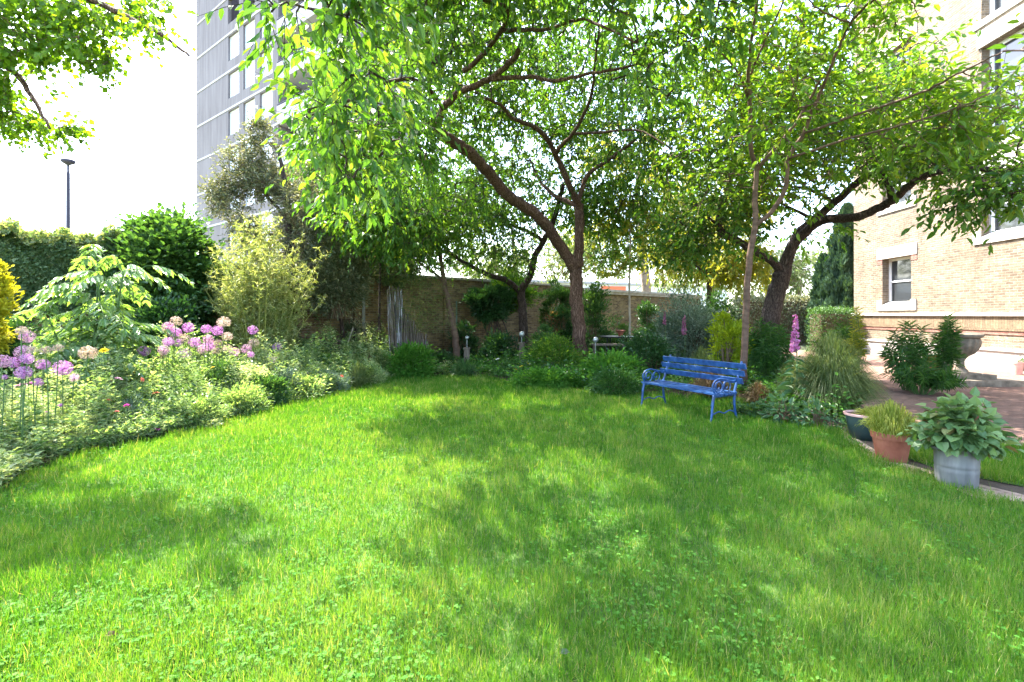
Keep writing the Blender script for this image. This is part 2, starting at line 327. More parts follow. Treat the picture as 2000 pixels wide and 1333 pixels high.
M['orb'] = plain('silver_glass_orb', (.4,.42,.42), .25, .5)
M['iron'] = plain('dark_iron', (.03,.03,.035), .5, .5)

rng = np.random.default_rng(11)

# ------------------------------------------------------------------ ground sheets
def pip(poly, x, y):
    ins = np.zeros(len(x), bool); n = len(poly)
    for i in range(n):
        x1, y1 = poly[i]; x2, y2 = poly[(i+1) % n]
        c = ((y1 > y) != (y2 > y)) & (x < (x2-x1) * (y-y1) / ((y2-y1) + 1e-12) + x1); ins ^= c
    return ins
def sheet(name, poly, z, mat):
    me = bpy.data.meshes.new(name); me.from_pydata([(x, y, z) for x, y in poly], [], [tuple(range(len(poly)))]); me.materials.append(mat)
    o = link(bpy.data.objects.new(name, me)); o["kind"] = "structure"; return o
sheet('ground', [(-300,-60),(300,-60),(300,500),(-300,500)], 0, M['ground'])
edge = [G(*p) for p in [(0,965),(60,925),(150,893),(300,862),(450,822),(560,790),(660,770),(760,742),(850,737),(950,738),(990,748),(1100,765),(1250,772),(1450,782),(1530,822),(1640,842),(1720,905),(1820,932),(1910,965),(2000,990)]]
lawn = [(-5.6,-3),(-5.4,1.5),(-4.9,3.3)] + edge + [(4.6,2.5),(5.2,-3)]
bed_poly = [(-16,-2),(-5.6,-2),(-5.4,1.5),(-4.9,3.3)] + edge[:8] + [(-3.0,15.2),(-6,15.0),(-12,9.5),(-16,5)]
sheet('flower_bed', [(-16,-3),(9.2,-3),(9.2,6),(9,12),(8.8,22),(9,34),(-16,34)], .004, M['soil'])
sheet('lawn', lawn, .008, M['earth'])
sheet('mulch_path', [G(600,712),G(760,716),G(900,716),G(1020,722),G(1060,716),G(900,700),G(600,692)], .008, M['mulch'])
path_poly = [G(1690,800),G(1780,840),G(1920,850),G(2000,872),(8.5,3.0),(16,3.0),(13.9,12),(14.0,16),(14.4,21),(9.0,20.5),(8.0,13.2),G(1640,748)]
sheet('brick_path', path_poly, .008, M['path'])
sheet('soil_strip', [G(1640,838),G(1740,900),G(1830,925),G(1920,950),G(1995,968),(4.55,4.05),G(1905,975),G(1820,938),G(1720,912),G(1640,852)], .012, M['mulch'])
side_grass = [G(1700,850),G(1800,872),G(1920,868),G(2000,878),(7.2,4.2),(5.2,3.9),G(1930,940),G(1830,918),G(1750,890)]
sheet('grass_verge', side_grass, .012, M['earth'])
far_lawn = [G(1290,716),G(1480,712),G(1500,690),(9,24),(5,25),(4.2,19)]
sheet('far_lawn', far_lawn, .008, M['earth'])

def vnoise(x, y, s, o=0):
    return np.array([mnoise.noise(Vector((a*s+o, b*s, o))) for a, b in zip(x, y)])

def grass_field(name, poly, n, ymin, ymax, label=None):
    # density falls with distance so blades stay near one pixel
    u = rng.uniform(0, 1, n*4); y = 1/(1/ymin + u*(1/ymax - 1/ymin))        # p ~ 1/y^2
    y = np.where(rng.uniform(0, 1, n*4) < .55, y, rng.uniform(ymin, ymax, n*4))
    xs = np.array([p[0] for p in poly]); x = rng.uniform(xs.min(), xs.max(), n*4)
    vis = np.abs(x) < y*1.09 + .5
    k = pip(poly, x, y) & vis; x, y = x[k][:n], y[k][:n]; n = len(x)
    # tufting
    gx = np.floor(x*6); gy = np.floor(y*6)
    hsh = np.modf(np.abs(np.sin(gx*12.9898 + gy*78.233)*43758.5453))[0]
    cell = {}
    nz = vnoise(x[::12], y[::12], 1.7); nz = np.repeat(nz, 12)[:n] if len(nz)*12 >= n else np.resize(np.repeat(nz, 12), n)
    tn = np.sin(x*5.1 + 2*np.sin(y*3.3)) * np.sin(y*4.7 + 2*np.sin(x*2.9)) + .5*np.sin(x*13+y*7) * np.sin(y*11-x*5)
    h = (.05 + .022*tn + rng.gamma(2, .008, n)) * (1 + .02*y)
    h = np.where(rng.uniform(0, 1, n) < .04, h*1.6, h); h = np.clip(h, .025, .17)
    w = .0028 * np.maximum(1, y/3.2) * rng.uniform(.7, 1.5, n)
    a = rng.uniform(0, 2*math.pi, n); lean = rng.uniform(.1, 1.0, n)**1.3*1.5
    d = np.stack([np.cos(a)*lean, np.sin(a)*lean, np.ones(n)], 1)
    p = np.stack([x, y, np.full(n, .008)], 1); nr = np.stack([np.cos(a), np.sin(a), np.zeros(n)], 1) + rng.normal(0, .3, (n, 3))
    rnd = np.clip(.36 + .12*tn + .16*np.sin(x*1.3+2*np.sin(y*.9)+1)*np.sin(y*1.1+1.3*np.sin(x*.8)) + rng.normal(0, .22, n), 0, .84); rnd = np.where(rng.uniform(0, 1, n) < .05, .98, rnd)
    mb = MB(); add_leaves(mb, p, d, nr, h, w, rnd, 'blade', curl=.3)
    return tag(mb.build(name, M['grass']), label, 'grass', kind='stuff')
grass_field('grass', lawn, 330000, 1.6, 13.5, 'short lush green lawn grass across the middle of the garden')
grass_field('verge_grass', side_grass, 14000, 3.9, 6.8, 'green grass verge between the pots and the brick path')
grass_field('far_grass', far_lawn, 12000, 13, 25, 'sunlit strip of lawn behind the blue bench')

def clover_field(n):
    y = 1/(1/1.7 + rng.uniform(0, 1, n*3)*(1/8.5 - 1/1.7)); x = rng.uniform(-5, 5, n*3)
    tn = np.sin(x*1.9+1+1.5*np.sin(y*1.3))*np.sin(y*2.3+x) + .6*np.sin(x*4.1+y*1.7)
    k = pip(lawn, x, y) & (np.abs(x) < y*1.09+.3) & (tn + rng.normal(0, .3, n*3) > -.25) ; x, y = x[k][:n], y[k][:n]; n = len(x)
    z = rng.uniform(.02, .07, n); s = rng.uniform(.006, .014, n)*np.maximum(1, y/4); a0 = rng.uniform(0, 6.28, n); mb = MB()
    rnd = np.clip(rng.normal(.5, .25, n), 0, 1); tilt = rng.normal(0, .35, (n, 3)) + np.array([0, 0, 1])
    for j in range(3):
        a = a0 + j*2.094; d = np.stack([np.cos(a), np.sin(a), rng.uniform(-.2, .3, n)], 1)
        add_leaves(mb, np.stack([x, y, z], 1), d, tilt, s*1.15, s*1.2, rnd, 'heart', .2, .1)
    return tag(mb.build('clover', M['clover']), 'clover leaves spreading through the near lawn', 'clover', kind='stuff')
clover_field(12500)

# ------------------------------------------------------------------ facade helper (local frame: x along, y inward, z up)
def facade(mb, u0, u1, z0, z1, holes, y=0., depth=.25):
    us = sorted({u0, u1, *[h[0] for h in holes], *[h[1] for h in holes]}); zs = sorted({z0, z1, *[h[2] for h in holes], *[h[3] for h in holes]})
    for i in range(len(us)-1):
        for j in range(len(zs)-1):
            a, b, c, d = us[i], us[i+1], zs[j], zs[j+1]; mu, mz = (a+b)/2, (c+d)/2
            if any(h[0] < mu < h[1] and h[2] < mz < h[3] for h in holes): continue
            mb.add([(a,y,c),(b,y,c),(b,y,d),(a,y,d)], [(0,1,2,3)])
    for a, b, c, d in holes:
        e = y + depth
        mb.add([(a,y,c),(a,e,c),(a,e,d),(a,y,d)], [(0,1,2,3)]); mb.add([(b,y,c),(b,y,d),(b,e,d),(b,e,c)], [(0,1,2,3)])
        mb.add([(a,y,d),(a,e,d),(b,e,d),(b,y,d)], [(0,1,2,3)]); mb.add([(a,y,c),(b,y,c),(b,e,c),(a,e,c)], [(0,1,2,3)])
def window(parent, a, b, c, d, y, fmat, gmat, fr=.07, cols=1, rows=2, sash=True, mb_extra=None):
    w = MB()
    w.box(a, a+fr, y-.06, y, c, d); w.box(b-fr, b, y-.06, y, c, d); w.box(a+fr, b-fr, y-.06, y, c, c+fr*1.2); w.box(a+fr, b-fr, y-.06, y, d-fr, d)
    for k in range(1, rows): 
        z = c + (d-c)*k/rows; w.box(a+fr, b-fr, y-.05, y, z-.03, z+.03)
    for k in range(1, cols):
        x = a + (b-a)*k/cols; w.box(x-.025, x+.025, y-.047, y, c+fr*1.2, d-fr)
    f = w.build('window', fmat, parent)
    g = MB(); g.add([(a+.01,y-.02,c+.01),(b-.01,y-.02,c+.01),(b-.01,y-.02,d-.01),(a+.01,y-.02,d-.01)], [(0,1,2,3)]); g.build('pane', gmat, f)
    return f

# ------------------------------------------------------------------ brick house on the right
house = thing('brick_house', 'yellow brick building with white stone lintels rising on the right', 'house', (14.5, 20.5, 0), R(-93.04))
holes = [(1.7, 3.15, 1.98, 3.75), (1.7, 3.15, 5.7, 7.3), (1.7, 3.15, 9.4, 11.6), (5.9, 8.4, 3.95, 5.8), (5.9, 8.4, 6.7, 9.65), (5.9, 8.4, 10.5, 13.2), (11, 13.5, 3.95, 5.8), (11, 13.5, 6.7, 9.65)]
w = MB(); facade(w, 0, 19, 1.66, 15, holes, 0, .32); facade(w, 0, 19, .62, 1.02, [], .01)
w.add([(0,0,0),(0,0,15),(0,9,15),(0,9,0)], [(0,1,2,3)]); w.add([(19,0,0),(19,9,0),(19,9,15),(19,0,15)], [(0,1,2,3)]); w.add([(0,9,0),(0,9,15),(19,9,15),(19,9,0)], [(0,1,2,3)])
w.build('wall', M['housebrick'], house)
w = MB(); w.box(-.03, 19, -.035, .3, 1.13, 1.56); w.build('soldier_course', M['soldier'], house)
w = MB(); w.box(-.07, 19, -.09, .3, 1.56, 1.66); w.build('string_course', M['stone'], house)
w = MB(); w.box(-.05, 19, -.012, .3, 1.02, 1.13); w.build('dark_course', M['redbrick'], house)
w = MB(); w.box(-.08, 19, -.10, .3, .0, .55); w.box(-.1, 19, -.14, .3, .55, .62); w.build('plinth', M['render'], house)
w = MB(); w.box(-.3, 19.3, -.4, 9.4, 15, 15.3); w.build('roof', M['coping'], house)
for a, b, c, d in holes:
    fr = window(house, a, b, c, d, .3, M['white'], M['glass'], .1 if b-a < 2 else .12, 1 if b-a < 2 else 2, 2)
    s = MB(); s.box(a-.28, b+.28, -.03, .0, d, d+.42) if b-a < 2 else s.box(a-.1, b+.3, -.06, .0, d, d+.5); s.build('lintel', M['stone'], house)
    s = MB(); s.add([(a,-.05,c-.03),(b,-.05,c-.03),(b,.24,c+.12),(a,.24,c+.12),(a,-.05,c-.15),(b,-.05,c-.15)], [(0,1,2,3),(4,5,1,0)])
    s.box(a-.25, a, -.04, .0, c-.22, c+.18); s.box(b, b+.25, -.04, .0, c-.22, c+.18); s.box(a, b, -.045, .0, c-.22, c-.15); s.build('sill', M['stone'], house)
for q in (1.42, 3.15):
    s = MB(); s.box(q, q+.28, -.012, 0, 3.55, 3.75); s.build('red_brick_block', M['redbrick'], house)

# ------------------------------------------------------------------ tower block
tower = thing('tower_block', 'tall grey tower block with white windows and pale floor bands', 'tower block', (-25.0, 38.3, 0), R(-36.87))
zb = [1.6 + (HY - y)*38.3/F for y in (382.5,)]; z0 = zb[0]
lv = [z0 + 2.7*k for k in range(-4, 9)]
cols = [(5.6, 7.3), (7.94, 9.6), (10.3, 11.96)]
holes = []
for z in lv:
    for a, b in cols: holes.append((a, b, z-1.95, z-.16))
    holes.append((12.75, 17.7, z-2.55, z-.12))
w = MB(); facade(w, 0, 18, 0, lv[-1]+2, [h for h in holes if h[0] < 12], 0, .22) if False else None
H1 = lv[-1] + 2
facade(w, 0, 12.7, 0, H1, [h for h in holes if h[0] < 12.5], 0, .22)
w.box(17.8, 20.5, 1.8, 4, 0, H1); w.add([(12.7,0,0),(12.7,1.8,0),(12.7,1.8,H1),(12.7,0,H1)], [(0,1,2,3)]); w.add([(12.7,1.8,0),(17.8,1.8,0),(17.8,1.8,H1),(12.7,1.8,H1)], [(0,1,2,3)])
w.add([(0,0,0),(0,0,H1),(0,5,H1),(0,5,0)], [(0,1,2,3)]); w.add([(0,5,0),(0,5,H1),(17.8,5,H1),(17.8,5,0)], [(0,1,2,3)])
w.build('wall', M['tower'], tower)
w = MB()
for z in lv:
    w = MB(); w.box(-.03, 12.7, -.035, 0, z-.08, z+.06); w.build('floor_band', M['towerband'], tower)
    w = MB(); w.box(17.8, 20.5, 1.765, 1.8, z-.08, z+.06); w.build('floor_band', M['towerband'], tower)
for h in holes:
    if h[0] < 12.5 and 0 < h[2] < 21: window(tower, *h, .2, M['white'], M['glass_pale'], .09, 2, 1)
w = MB(); w.box(17.55, 17.8, -.12, .12, 0, H1); w.build('downpipe_column', M['towerband'], tower)
for k, z in enumerate(lv):
    if not 5 < z < 24: continue
    w = MB(); w.box(12.7, 17.8, -.1, 1.8, z-.1, z+.1); w.box(12.7, 17.55, -.1, -.02, z+.1, z+1.05); bal = w.build('balcony', M['towerband'], tower)
    r_ = MB(); r_.bar((12.7,-.06,z+1.15), (17.55,-.06,z+1.15), .05, .05); r_.build('handrail', M['lamppost'], bal)
    window(bal, 13.4, 17.2, z+.12, z+2.4, 1.77, M['white'], M['glass_pale'], .1, 3, 1)

# ------------------------------------------------------------------ garden wall
WO = np.array([-11.5, 8.45]); WD = np.array([.72, .694]); WA = math.atan2(.694, .72)
def wallp(px, off=0.):
    r_ = (px-CX)/F; t = (r_*WO[1] - WO[0]) / (WD[0] - r_*WD[1]); nrm = np.array([.694, -.72])
    p = WO + WD*t + nrm*off; return p, t
gw = thing('garden_wall', 'old yellow brick garden wall running behind the trees', 'wall', (WO[0], WO[1], 0), WA)
_, tw = wallp(880); _, tc_ = wallp(1130)
w = MB(); facade(w, -6, tc_, 0, 2.87, [(tw-.32, tw+.32, 1.05, 2.1)], 0, .1); facade(w, tc_, 33, 0, 2.72, [], .02)
w.box(-6, 33, .15, .5, 0, 2.70)
for t in (9.2, 12.55): w.box(t, t+.5, -.11, -.002, 0, 2.5)
w.build('brickwork', M['wallbrick'], gw)
w = MB(); w.box(tc_, 33, -.12, .55, 2.74, 2.86); w.box(tc_-.02, 33, -.07, .5, 2.62, 2.738); w.box(-6, tc_-.03, -.05, .54, 2.872, 2.95); w.build('coping', M['coping'], gw)
f = window(gw, tw-.32, tw+.32, 1.05, 2.1, .08, M['greenpaint'], M['glass_pale'], .07, 1, 1)
f["label"] = "small green framed window in the brick wall"
(p0, t0) = wallp(707, .09)
w = MB(); w.tube([(p0[0], p0[1], 0), (p0[0], p0[1], 3.1)], .055, 10); 
dp = w.build('drainpipe', M['pipe']); tag(dp, 'grey vertical drainpipe against the brick wall', 'drainpipe')

# ------------------------------------------------------------------ far building with orange panels
fb = thing('white_building', 'low white building with orange panels seen above the garden wall', 'building', (0, 0, 0))
a = P(985, 545, 40); b = P(1180, 540, 44); c = P(1420, 545, 50)
def slab(mb, p, q, z0, z1, th=1.0, off=0):
    p = np.array(p[:2]); q = np.array(q[:2]); d = norm(q-p); n_ = np.array([-d[1], d[0]])*-1
    p = p + n_*(-off); q = q + n_*(-off)
    pts = [p, q, q - n_*th, p - n_*th]
    V = [(x[0], x[1], z0) for x in pts] + [(x[0], x[1], z1) for x in pts]
    mb.add(V, [(0,1,5,4),(1,2,6,5),(2,3,7,6),(3,0,4,7),(4,5,6,7)])
w = MB(); slab(w, a, c, 0, 4.35, 9); w.build('wall', M['white'], fb)
w = MB(); slab(w, P(1172,0,43.9), P(1221,0,44.9), 3.7, 4.2, .1, -.12); w.build('orange_panel', M['orange'], fb)
w = MB(); slab(w, P(1262,0,46.0), P(1290,0,46.8), 3.55, 4.1, .1, -.12); w.build('orange_panel', M['orange'], fb)
w = MB(); slab(w, P(980,0,39.8), P(1424,0,50.2), 4.35, 4.55, 9.3, -.2); w.build('roof', M['towerband'], fb)

# ------------------------------------------------------------------ trees
def seg_nodes(limbs):
    return np.concatenate([l[0] for l in limbs])
def tree(name, label, cat, base, limbs, crowns, leaf, mats, twig_r=.012, leaves_per=34, spray=.42, seed=1, drop=.2, droop=.5,
         noise_s=.35, thr=-.12, shape='oval', upright=.0, ridge=.035, split=None, thick_sides=12, spread=.55):
    """limbs: list of (points, r0, r1) in world space; crowns: (centre, radii(3), n)"""
    r = np.random.default_rng(seed); base = np.array(base, float)
    root = thing(name, label, cat, tuple(base))
    tm = MB(); nodes = []; nrad = []
    for pts, r0, r1 in limbs:
        q = catmull(pts, 6); n = len(q)
        q[1:-1] += r.normal(0, r1*.08 + .005, (n-2, 3))
        rad = np.linspace(r0, r1, n)
        if abs(q[0][2]) < .3: rad[:4] *= np.array([1.4, 1.18, 1.08, 1.02])[:len(rad[:4])]
        tm.tube(q - base, rad, thick_sides if r0 > .05 else 7, ridge=ridge, rng=r)
        nodes.append(q[2:]); nrad.append(rad[2:])
    tr_obj = tm.build('trunk', mats[0], root, smooth=True)
    nodes = np.concatenate(nodes)
    # leaf cluster centres
    cs = []
    for ctr, rad, n in crowns:
        got = 0
        while got < n:
            v = r.normal(0, 1, (n*3, 3)); v = norm(v) * (r.uniform(0, 1, (n*3, 1))**.42)
            pts = np.array(ctr) + v*np.array(rad)
            for p in pts:
                if p[2] < .4: continue
                if mnoise.noise(Vector(p*noise_s) + Vector((seed*3.1, 0, 0))) < thr: continue
                cs.append(p); got += 1
                if got >= n: break
    cs = np.array(cs)
    d0 = np.array([np.min(np.sum((nodes-c)**2, 1)) for c in cs]); order = np.argsort(d0)
    cap = len(nodes) + len(cs)*4; NB = np.zeros((cap, 3)); NB[:len(nodes)] = nodes; nn = len(nodes)
    bm_ = MB(); LP = []; LD = []; 
    for ci in order:
        c = cs[ci]; dd = np.sum((NB[:nn]-c)**2, 1)
        i = int(np.argmin(dd)); a = NB[i].copy(); dist = math.sqrt(dd[i])
        if dist < .05: continue
        mid = (a+c)/2 + r.normal(0, .1*dist, 3) + np.array([0, 0, .12*dist])
        q = np.array([a, a*.55+mid*.45 + r.normal(0, .04*dist, 3), mid, mid*.5+c*.5 + r.normal(0, .04*dist, 3), c])
        bm_.tube(q, np.linspace(twig_r*(1 + .9*min(dist, 2.5)), twig_r*.4, 5), 4, cap=False)
        NB[nn:nn+3] = q[2:5]; nn += 3
        dirm = norm(c-a)
        k = max(3, int(leaves_per/7))
        for s in range(k):
            sd = norm(dirm*.7 + r.normal(0, .75, 3) + np.array([0, 0, upright - drop])); ln = spray*r.uniform(.5, 1.25)
            st = q[2 + (s % 3)] if s % 2 else c
            e = st + sd*ln*.6; f_ = e + norm(sd + np.array([0, 0, -drop*1.2]))*ln*.5
            bm_.tube(np.array([st, e, f_]), [twig_r*.4, twig_r*.3, twig_r*.15], 3, cap=False)
            m = max(4, int(leaves_per/k)); t = (np.arange(m)+r.uniform(0, 1))/m
            pp = np.where(t[:, None] < .5, st + (e-st)*(t[:, None]*2), e + (f_-e)*(t[:, None]*2-1))
            side = norm(np.cross(sd, [0, 0, 1.])); sg = np.where(np.arange(m) % 2, 1., -1.)[:, None]
            LP.append(pp); LD.append(norm(sd)*.6 + side*sg*spread + r.normal(0, .3, (m, 3)) + np.array([0, 0, -droop]))
    bm_.V = [v - base for v in bm_.V]
    bm_.build('branches', mats[1], root)
    LP = np.concatenate(LP) - base; LD = np.concatenate(LD); n = len(LP)
    nr = np.array([0, 0, 1.]) + r.normal(0, .55, (n, 3))
    rnd = np.clip(r.normal(.45, .22, n), 0, 1)
    L = leaf[0]*r.uniform(.5, 1.3, n); lm = MB(); add_leaves(lm, LP, LD, nr, L, L*leaf[1], rnd, shape, .3, .22)
    lm.build('crown', mats[2], root)
    return root
def PL(*pts): return np.array([P(*p) for p in pts])
def ell(px, py, d, rpx, rpy, rd, n): return (P(px, py, d), (rpx*d/F, rd, rpy*d/F), n)

B = lambda px, py: (*G(px, py), 0.)
bx, by = (1133-CX)/F*14, 14.0
main_base = (bx, by, 0)
limbs = [
 (np.vstack([[main_base], PL((1131,660,14),(1128,600,14),(1126,540,14),(1128,505,14))]), .2, .175),
 (PL((1124,530,14),(1100,490,13.8),(1065,440,13.3),(1035,410,12.9),(990,380,12.3),(960,345,11.8),(935,315,11.3),(905,290,10.9),(870,268,10.5),(848,253,10.3)), .165, .115),
 (PL((853,258,10.3),(858,235,10.2),(868,208,10.1),(900,180,10),(935,165,9.8),(962,152,9.6),(1000,119,9.2),(1012,100,8.9)), .08, .05),
 (PL((960,155,9.6),(1035,150,9.2),(1080,158,8.9),(1140,147,8.5),(1230,130,8.0)), .05, .022),
 (PL((905,140,10),(930,120,9.7),(951,98,9.4),(979,60,9),(993,14,8.6),(1005,-60,8.2)), .055, .03),
 (PL((979,60,9),(1035,58,8.6),(1070,58,8.3),(1133,38,7.9),(1175,52,7.5),(1245,84,7)), .04, .015),
 (PL((868,215,10.1),(820,160,9.2),(760,160,8.2),(700,190,7.2),(655,205,6.5),(600,230,6)), .045, .012),
 (PL((993,14,8.6),(900,-10,7.6),(800,-20,6.5),(700,25,5.7),(620,20,5.2),(560,5,4.9)), .035, .01),
 ([P(993,14,8.6), P(985,-60,8.2), (-.3,7.2,7.0), (-.9,6.2,7.2), (-2.4,5.2,7.1)], .04, .012), ([P(1005,-60,8.2), (1.2,6.8,7.3), (2.6,5.6,6.9), (3.8,4.8,6.7)], .035, .012),  # unseen boughs above the view, added to carry the lawn-shading canopy
 (PL((848,250,10.3),(800,250,9.6),(760,290,9.0),(710,330,8.2)), .04, .012),
 (PL((1128,515,14),(1132,460,14),(1131,400,13.9)), .14, .13),
 (PL((1131,402,13.9),(1119,380,13.6),(1101,336,13.2),(1084,301,12.9),(1070,273,12.6),(1042,248,12.2),(1000,231,11.8),(979,206,11.4),(947,192,11)), .1, .03),
 (PL((1130,405,13.9),(1105,392,14.2),(1077,378,14.6),(1052,350,15.2),(1035,310,15.6)), .08, .03),
 (PL((1128,400,13.9),(1147,343,13.8),(1185,315,13.6),(1224,287,13.4),(1259,259,13.2),(1320,220,12.5)), .075, .02),
 (PL((1086,300,12.9),(1094,287,12.6),(1119,262,12.2),(1147,210,11.6),(1157,175,11),(1161,133,10.4),(1170,60,9.6)), .06, .02),
 (PL((1119,262,12.2),(1175,259,12),(1245,255,11.6),(1310,290,11)), .04, .015),
]
crowns = [ell(950,0,10.2,330,120,2.2,210), ell(1180,150,14.2,230,160,2.4,260), ell(1040,130,16.5,300,170,1.8,210), ell(860,120,12,230,150,2.2,190), ell(690,45,4.9,95,85,.7,28), ell(545,12,4.9,55,25,.4,7),
          ell(710,250,5.6,95,100,.8,30), ell(670,290,8.8,72,110,1.3,76), ell(760,280,8.6,100,130,1.5,70),
          (np.array([-.6,6.2,7.1]), (3.2,1.9,.8), 170), (np.array([2.6,5.6,6.9]), (2.3,1.7,.8), 110), (np.array([-.2,8.6,7.6]), (2.6,1.6,.8), 80), ell(1290,60,7.5,170,110,1.8,60), ell(1260,330,14.5,150,100,2.2,130), ell(1010,340,16,250,120,2,220),  # crown clusters high above the view, added to shade the lawn
          ell(800,400,13,160,90,1.8,190), ell(1080,-200,7,420,130,2.2,150), ell(1350,-260,5.6,420,110,1.4,70), ell(1200,400,15.5,120,60,1.5,60), ell(980,170,13.5,220,130,2,180),  # nearest high crown here is unseen, added for lawn shade
          ell(1350,200,12,150,140,2,130), ell(780,40,8.2,150,100,1.4,70), ell(1090,230,15.5,220,140,1.8,170), ell(760,440,12,110,60,1.2,110)]
tree('cherry_tree', 'large cherry tree with twin trunk and long left limb over the lawn', 'tree', main_base, limbs, crowns, (.155, .43),
     (M['bark'], M['bark_dark'], M['cherry']), .012, 22, .62, 3, .12, .6, thr=-.55)

# tree behind
b2 = ((1022-CX)/F*17, 17., 0)
limbs = [(np.vstack([[b2], PL((1022,640,17),(1020,600,17),(1019,565,17),(1035,540,16.9),(1045,500,16.7),(1065,465,16.5),(1085,420,16.3),(1100,360,16))]), .17, .07),
 (PL((1018,572,17),(990,548,16.7),(960,540,16.4),(930,525,16),(895,505,15.5),(850,470,15)), .11, .04),
 (PL((1060,470,16.5),(1030,452,16.2),(1000,440,15.9),(975,430,15.6),(930,390,15)), .07, .025)]
crowns = [ell(900,440,15.5,150,85,1.8,180), ell(1040,380,16.5,150,80,2,120), ell(1180,440,17,110,80,2,130), ell(980,510,16,70,25,1.2,26), ell(750,430,14.5,110,80,1.5,80)]
tree('garden_tree', 'dark forked tree behind the cherry in front of the brick wall', 'tree', b2, limbs, crowns, (.12, .45),
     (M['bark_dark'], M['bark_dark'], M['cherry']), .010, 36, .6, 8, .2, .5, thr=-.4)

# slim tree by the bench
b4 = (*G(1454, 768), 0)
limbs = [(np.vstack([[b4], PL((1453,715,9.6),(1458,600,9.4),(1465,500,9.2),(1475,441,9.1),(1475,385,9.0),(1477,332,8.9),(1468,300,8.7),(1464,200,8.3),(1462,140,8),(1476,30,7.5),(1485,-40,7.2))]), .072, .018),
 (PL((1476,440,9.1),(1510,410,8.9),(1535,365,8.7),(1540,310,8.5),(1570,260,8.2),(1590,210,7.9),(1612,160,7.6),(1640,90,7.2),(1665,40,6.9),(1700,5,6.6),(1750,-40,6.2)), .045, .013),
 (PL((1478,332,8.9),(1500,305,8.6),(1555,240,8.2),(1592,175,7.8),(1600,160,7.7)), .035, .018),
 (PL((1466,146,8.1),(1490,90,7.8),(1525,15,7.4),(1540,-40,7.1)), .022, .01),
 (PL((1464,200,8.3),(1440,140,8.1),(1400,95,7.9),(1370,50,7.6)), .022, .009),
 (PL((1570,260,8.2),(1700,215,7.4),(1800,180,6.8),(1880,140,6.2),(1960,100,5.8)), .025, .009),
 (PL((1540,310,8.5),(1660,270,7.8),(1780,240,7.0),(1900,200,6.4)), .025, .009),
 (PL((1660,45,6.9),(1600,20,6.8),(1560,-20,6.6)), .015, .008)]
crowns = [ell(1470,130,9.4,150,120,1.5,90), ell(1650,200,8.8,170,80,1.4,90), ell(1600,60,8.2,160,80,1.2,50), ell(1820,235,7.4,150,58,1.0,60), ell(1930,170,6.4,100,40,.9,20),
          ell(1420,320,10.2,130,120,1.4,76), ell(1560,345,10,150,70,1.4,70), ell(1500,-110,7.5,280,90,2,80), ell(1730,20,6.8,90,30,.7,12), ell(1750,-190,5.6,260,90,1.2,50), ell(1500,200,7.4,120,110,.7,22)]  # nearest overhead crown is out of view, added to extend the lawn shade
tree('slim_cherry_tree', 'slim reddish many branched tree with yellow green leaves behind the blue bench', 'tree', b4, limbs, crowns, (.145, .44),
     (M['bark_slim'], M['bark_slim'], M['cherry_yel']), .010, 20, .52, 5, .0, .2, ridge=.03, thr=-.5)

# right big tree
b5 = ((1500-CX)/F*12.5, 12.5, 0)
limbs = [(np.vstack([[b5], PL((1503,650,12.5),(1512,590,12.5),(1524,545,12.5),(1530,525,12.5))]), .24, .2),
 (PL((1530,535,12.5),(1505,508,12.3),(1470,490,12.2),(1440,470,12.1),(1410,455,12),(1405,420,12),(1425,360,11.9),(1440,310,11.8)), .11, .05),
 (PL((1528,530,12.5),(1545,485,12.4),(1562,455,12.3),(1590,430,12.1),(1625,400,11.8),(1665,365,11.4),(1710,330,11),(1780,295,10.4),(1860,280,9.8)), .14, .045),
 (PL((1532,525,12.5),(1550,480,12.3),(1577,450,12),(1610,430,11.6),(1670,425,11),(1720,405,10.5),(1745,390,10.2),(1775,365,9.8),(1805,345,9.5),(1870,330,9),(1950,330,8.4)), .13, .045),
 (PL((1745,390,10.2),(1735,360,10.2),(1712,325,10.3),(1690,280,10.3)), .07, .04),
 (PL((1590,430,12.1),(1540,405,12),(1500,385,12.2)), .05, .02), (PL((1630,398,11.8),(1580,370,11.6),(1500,365,11.6)), .05, .02),
 (PL((1440,470,12.1),(1400,440,11.8),(1360,400,11.4)), .04, .02)]
crowns = [ell(1670,265,11.2,200,75,2.0,170), ell(1860,290,9.4,170,50,1.6,120), ell(1940,360,7.6,80,46,.9,36), ell(1480,290,12.5,180,130,2.2,170), ell(1390,430,12.2,120,75,1.8,110),
          ell(1600,180,11.5,240,100,2.2,140), ell(1590,455,12.3,60,20,.8,8), ell(1890,400,7.8,50,20,.6,11), ell(1330,480,13,80,50,1.4,50)]
tree('spreading_cherry_tree', 'dark trunked spreading cherry tree reaching right towards the brick house', 'tree', b5, limbs, crowns, (.15, .44),
     (M['bark_dark'], M['bark_dark'], M['cherry']), .011, 22, .6, 6, .05, .3, thr=-.5)

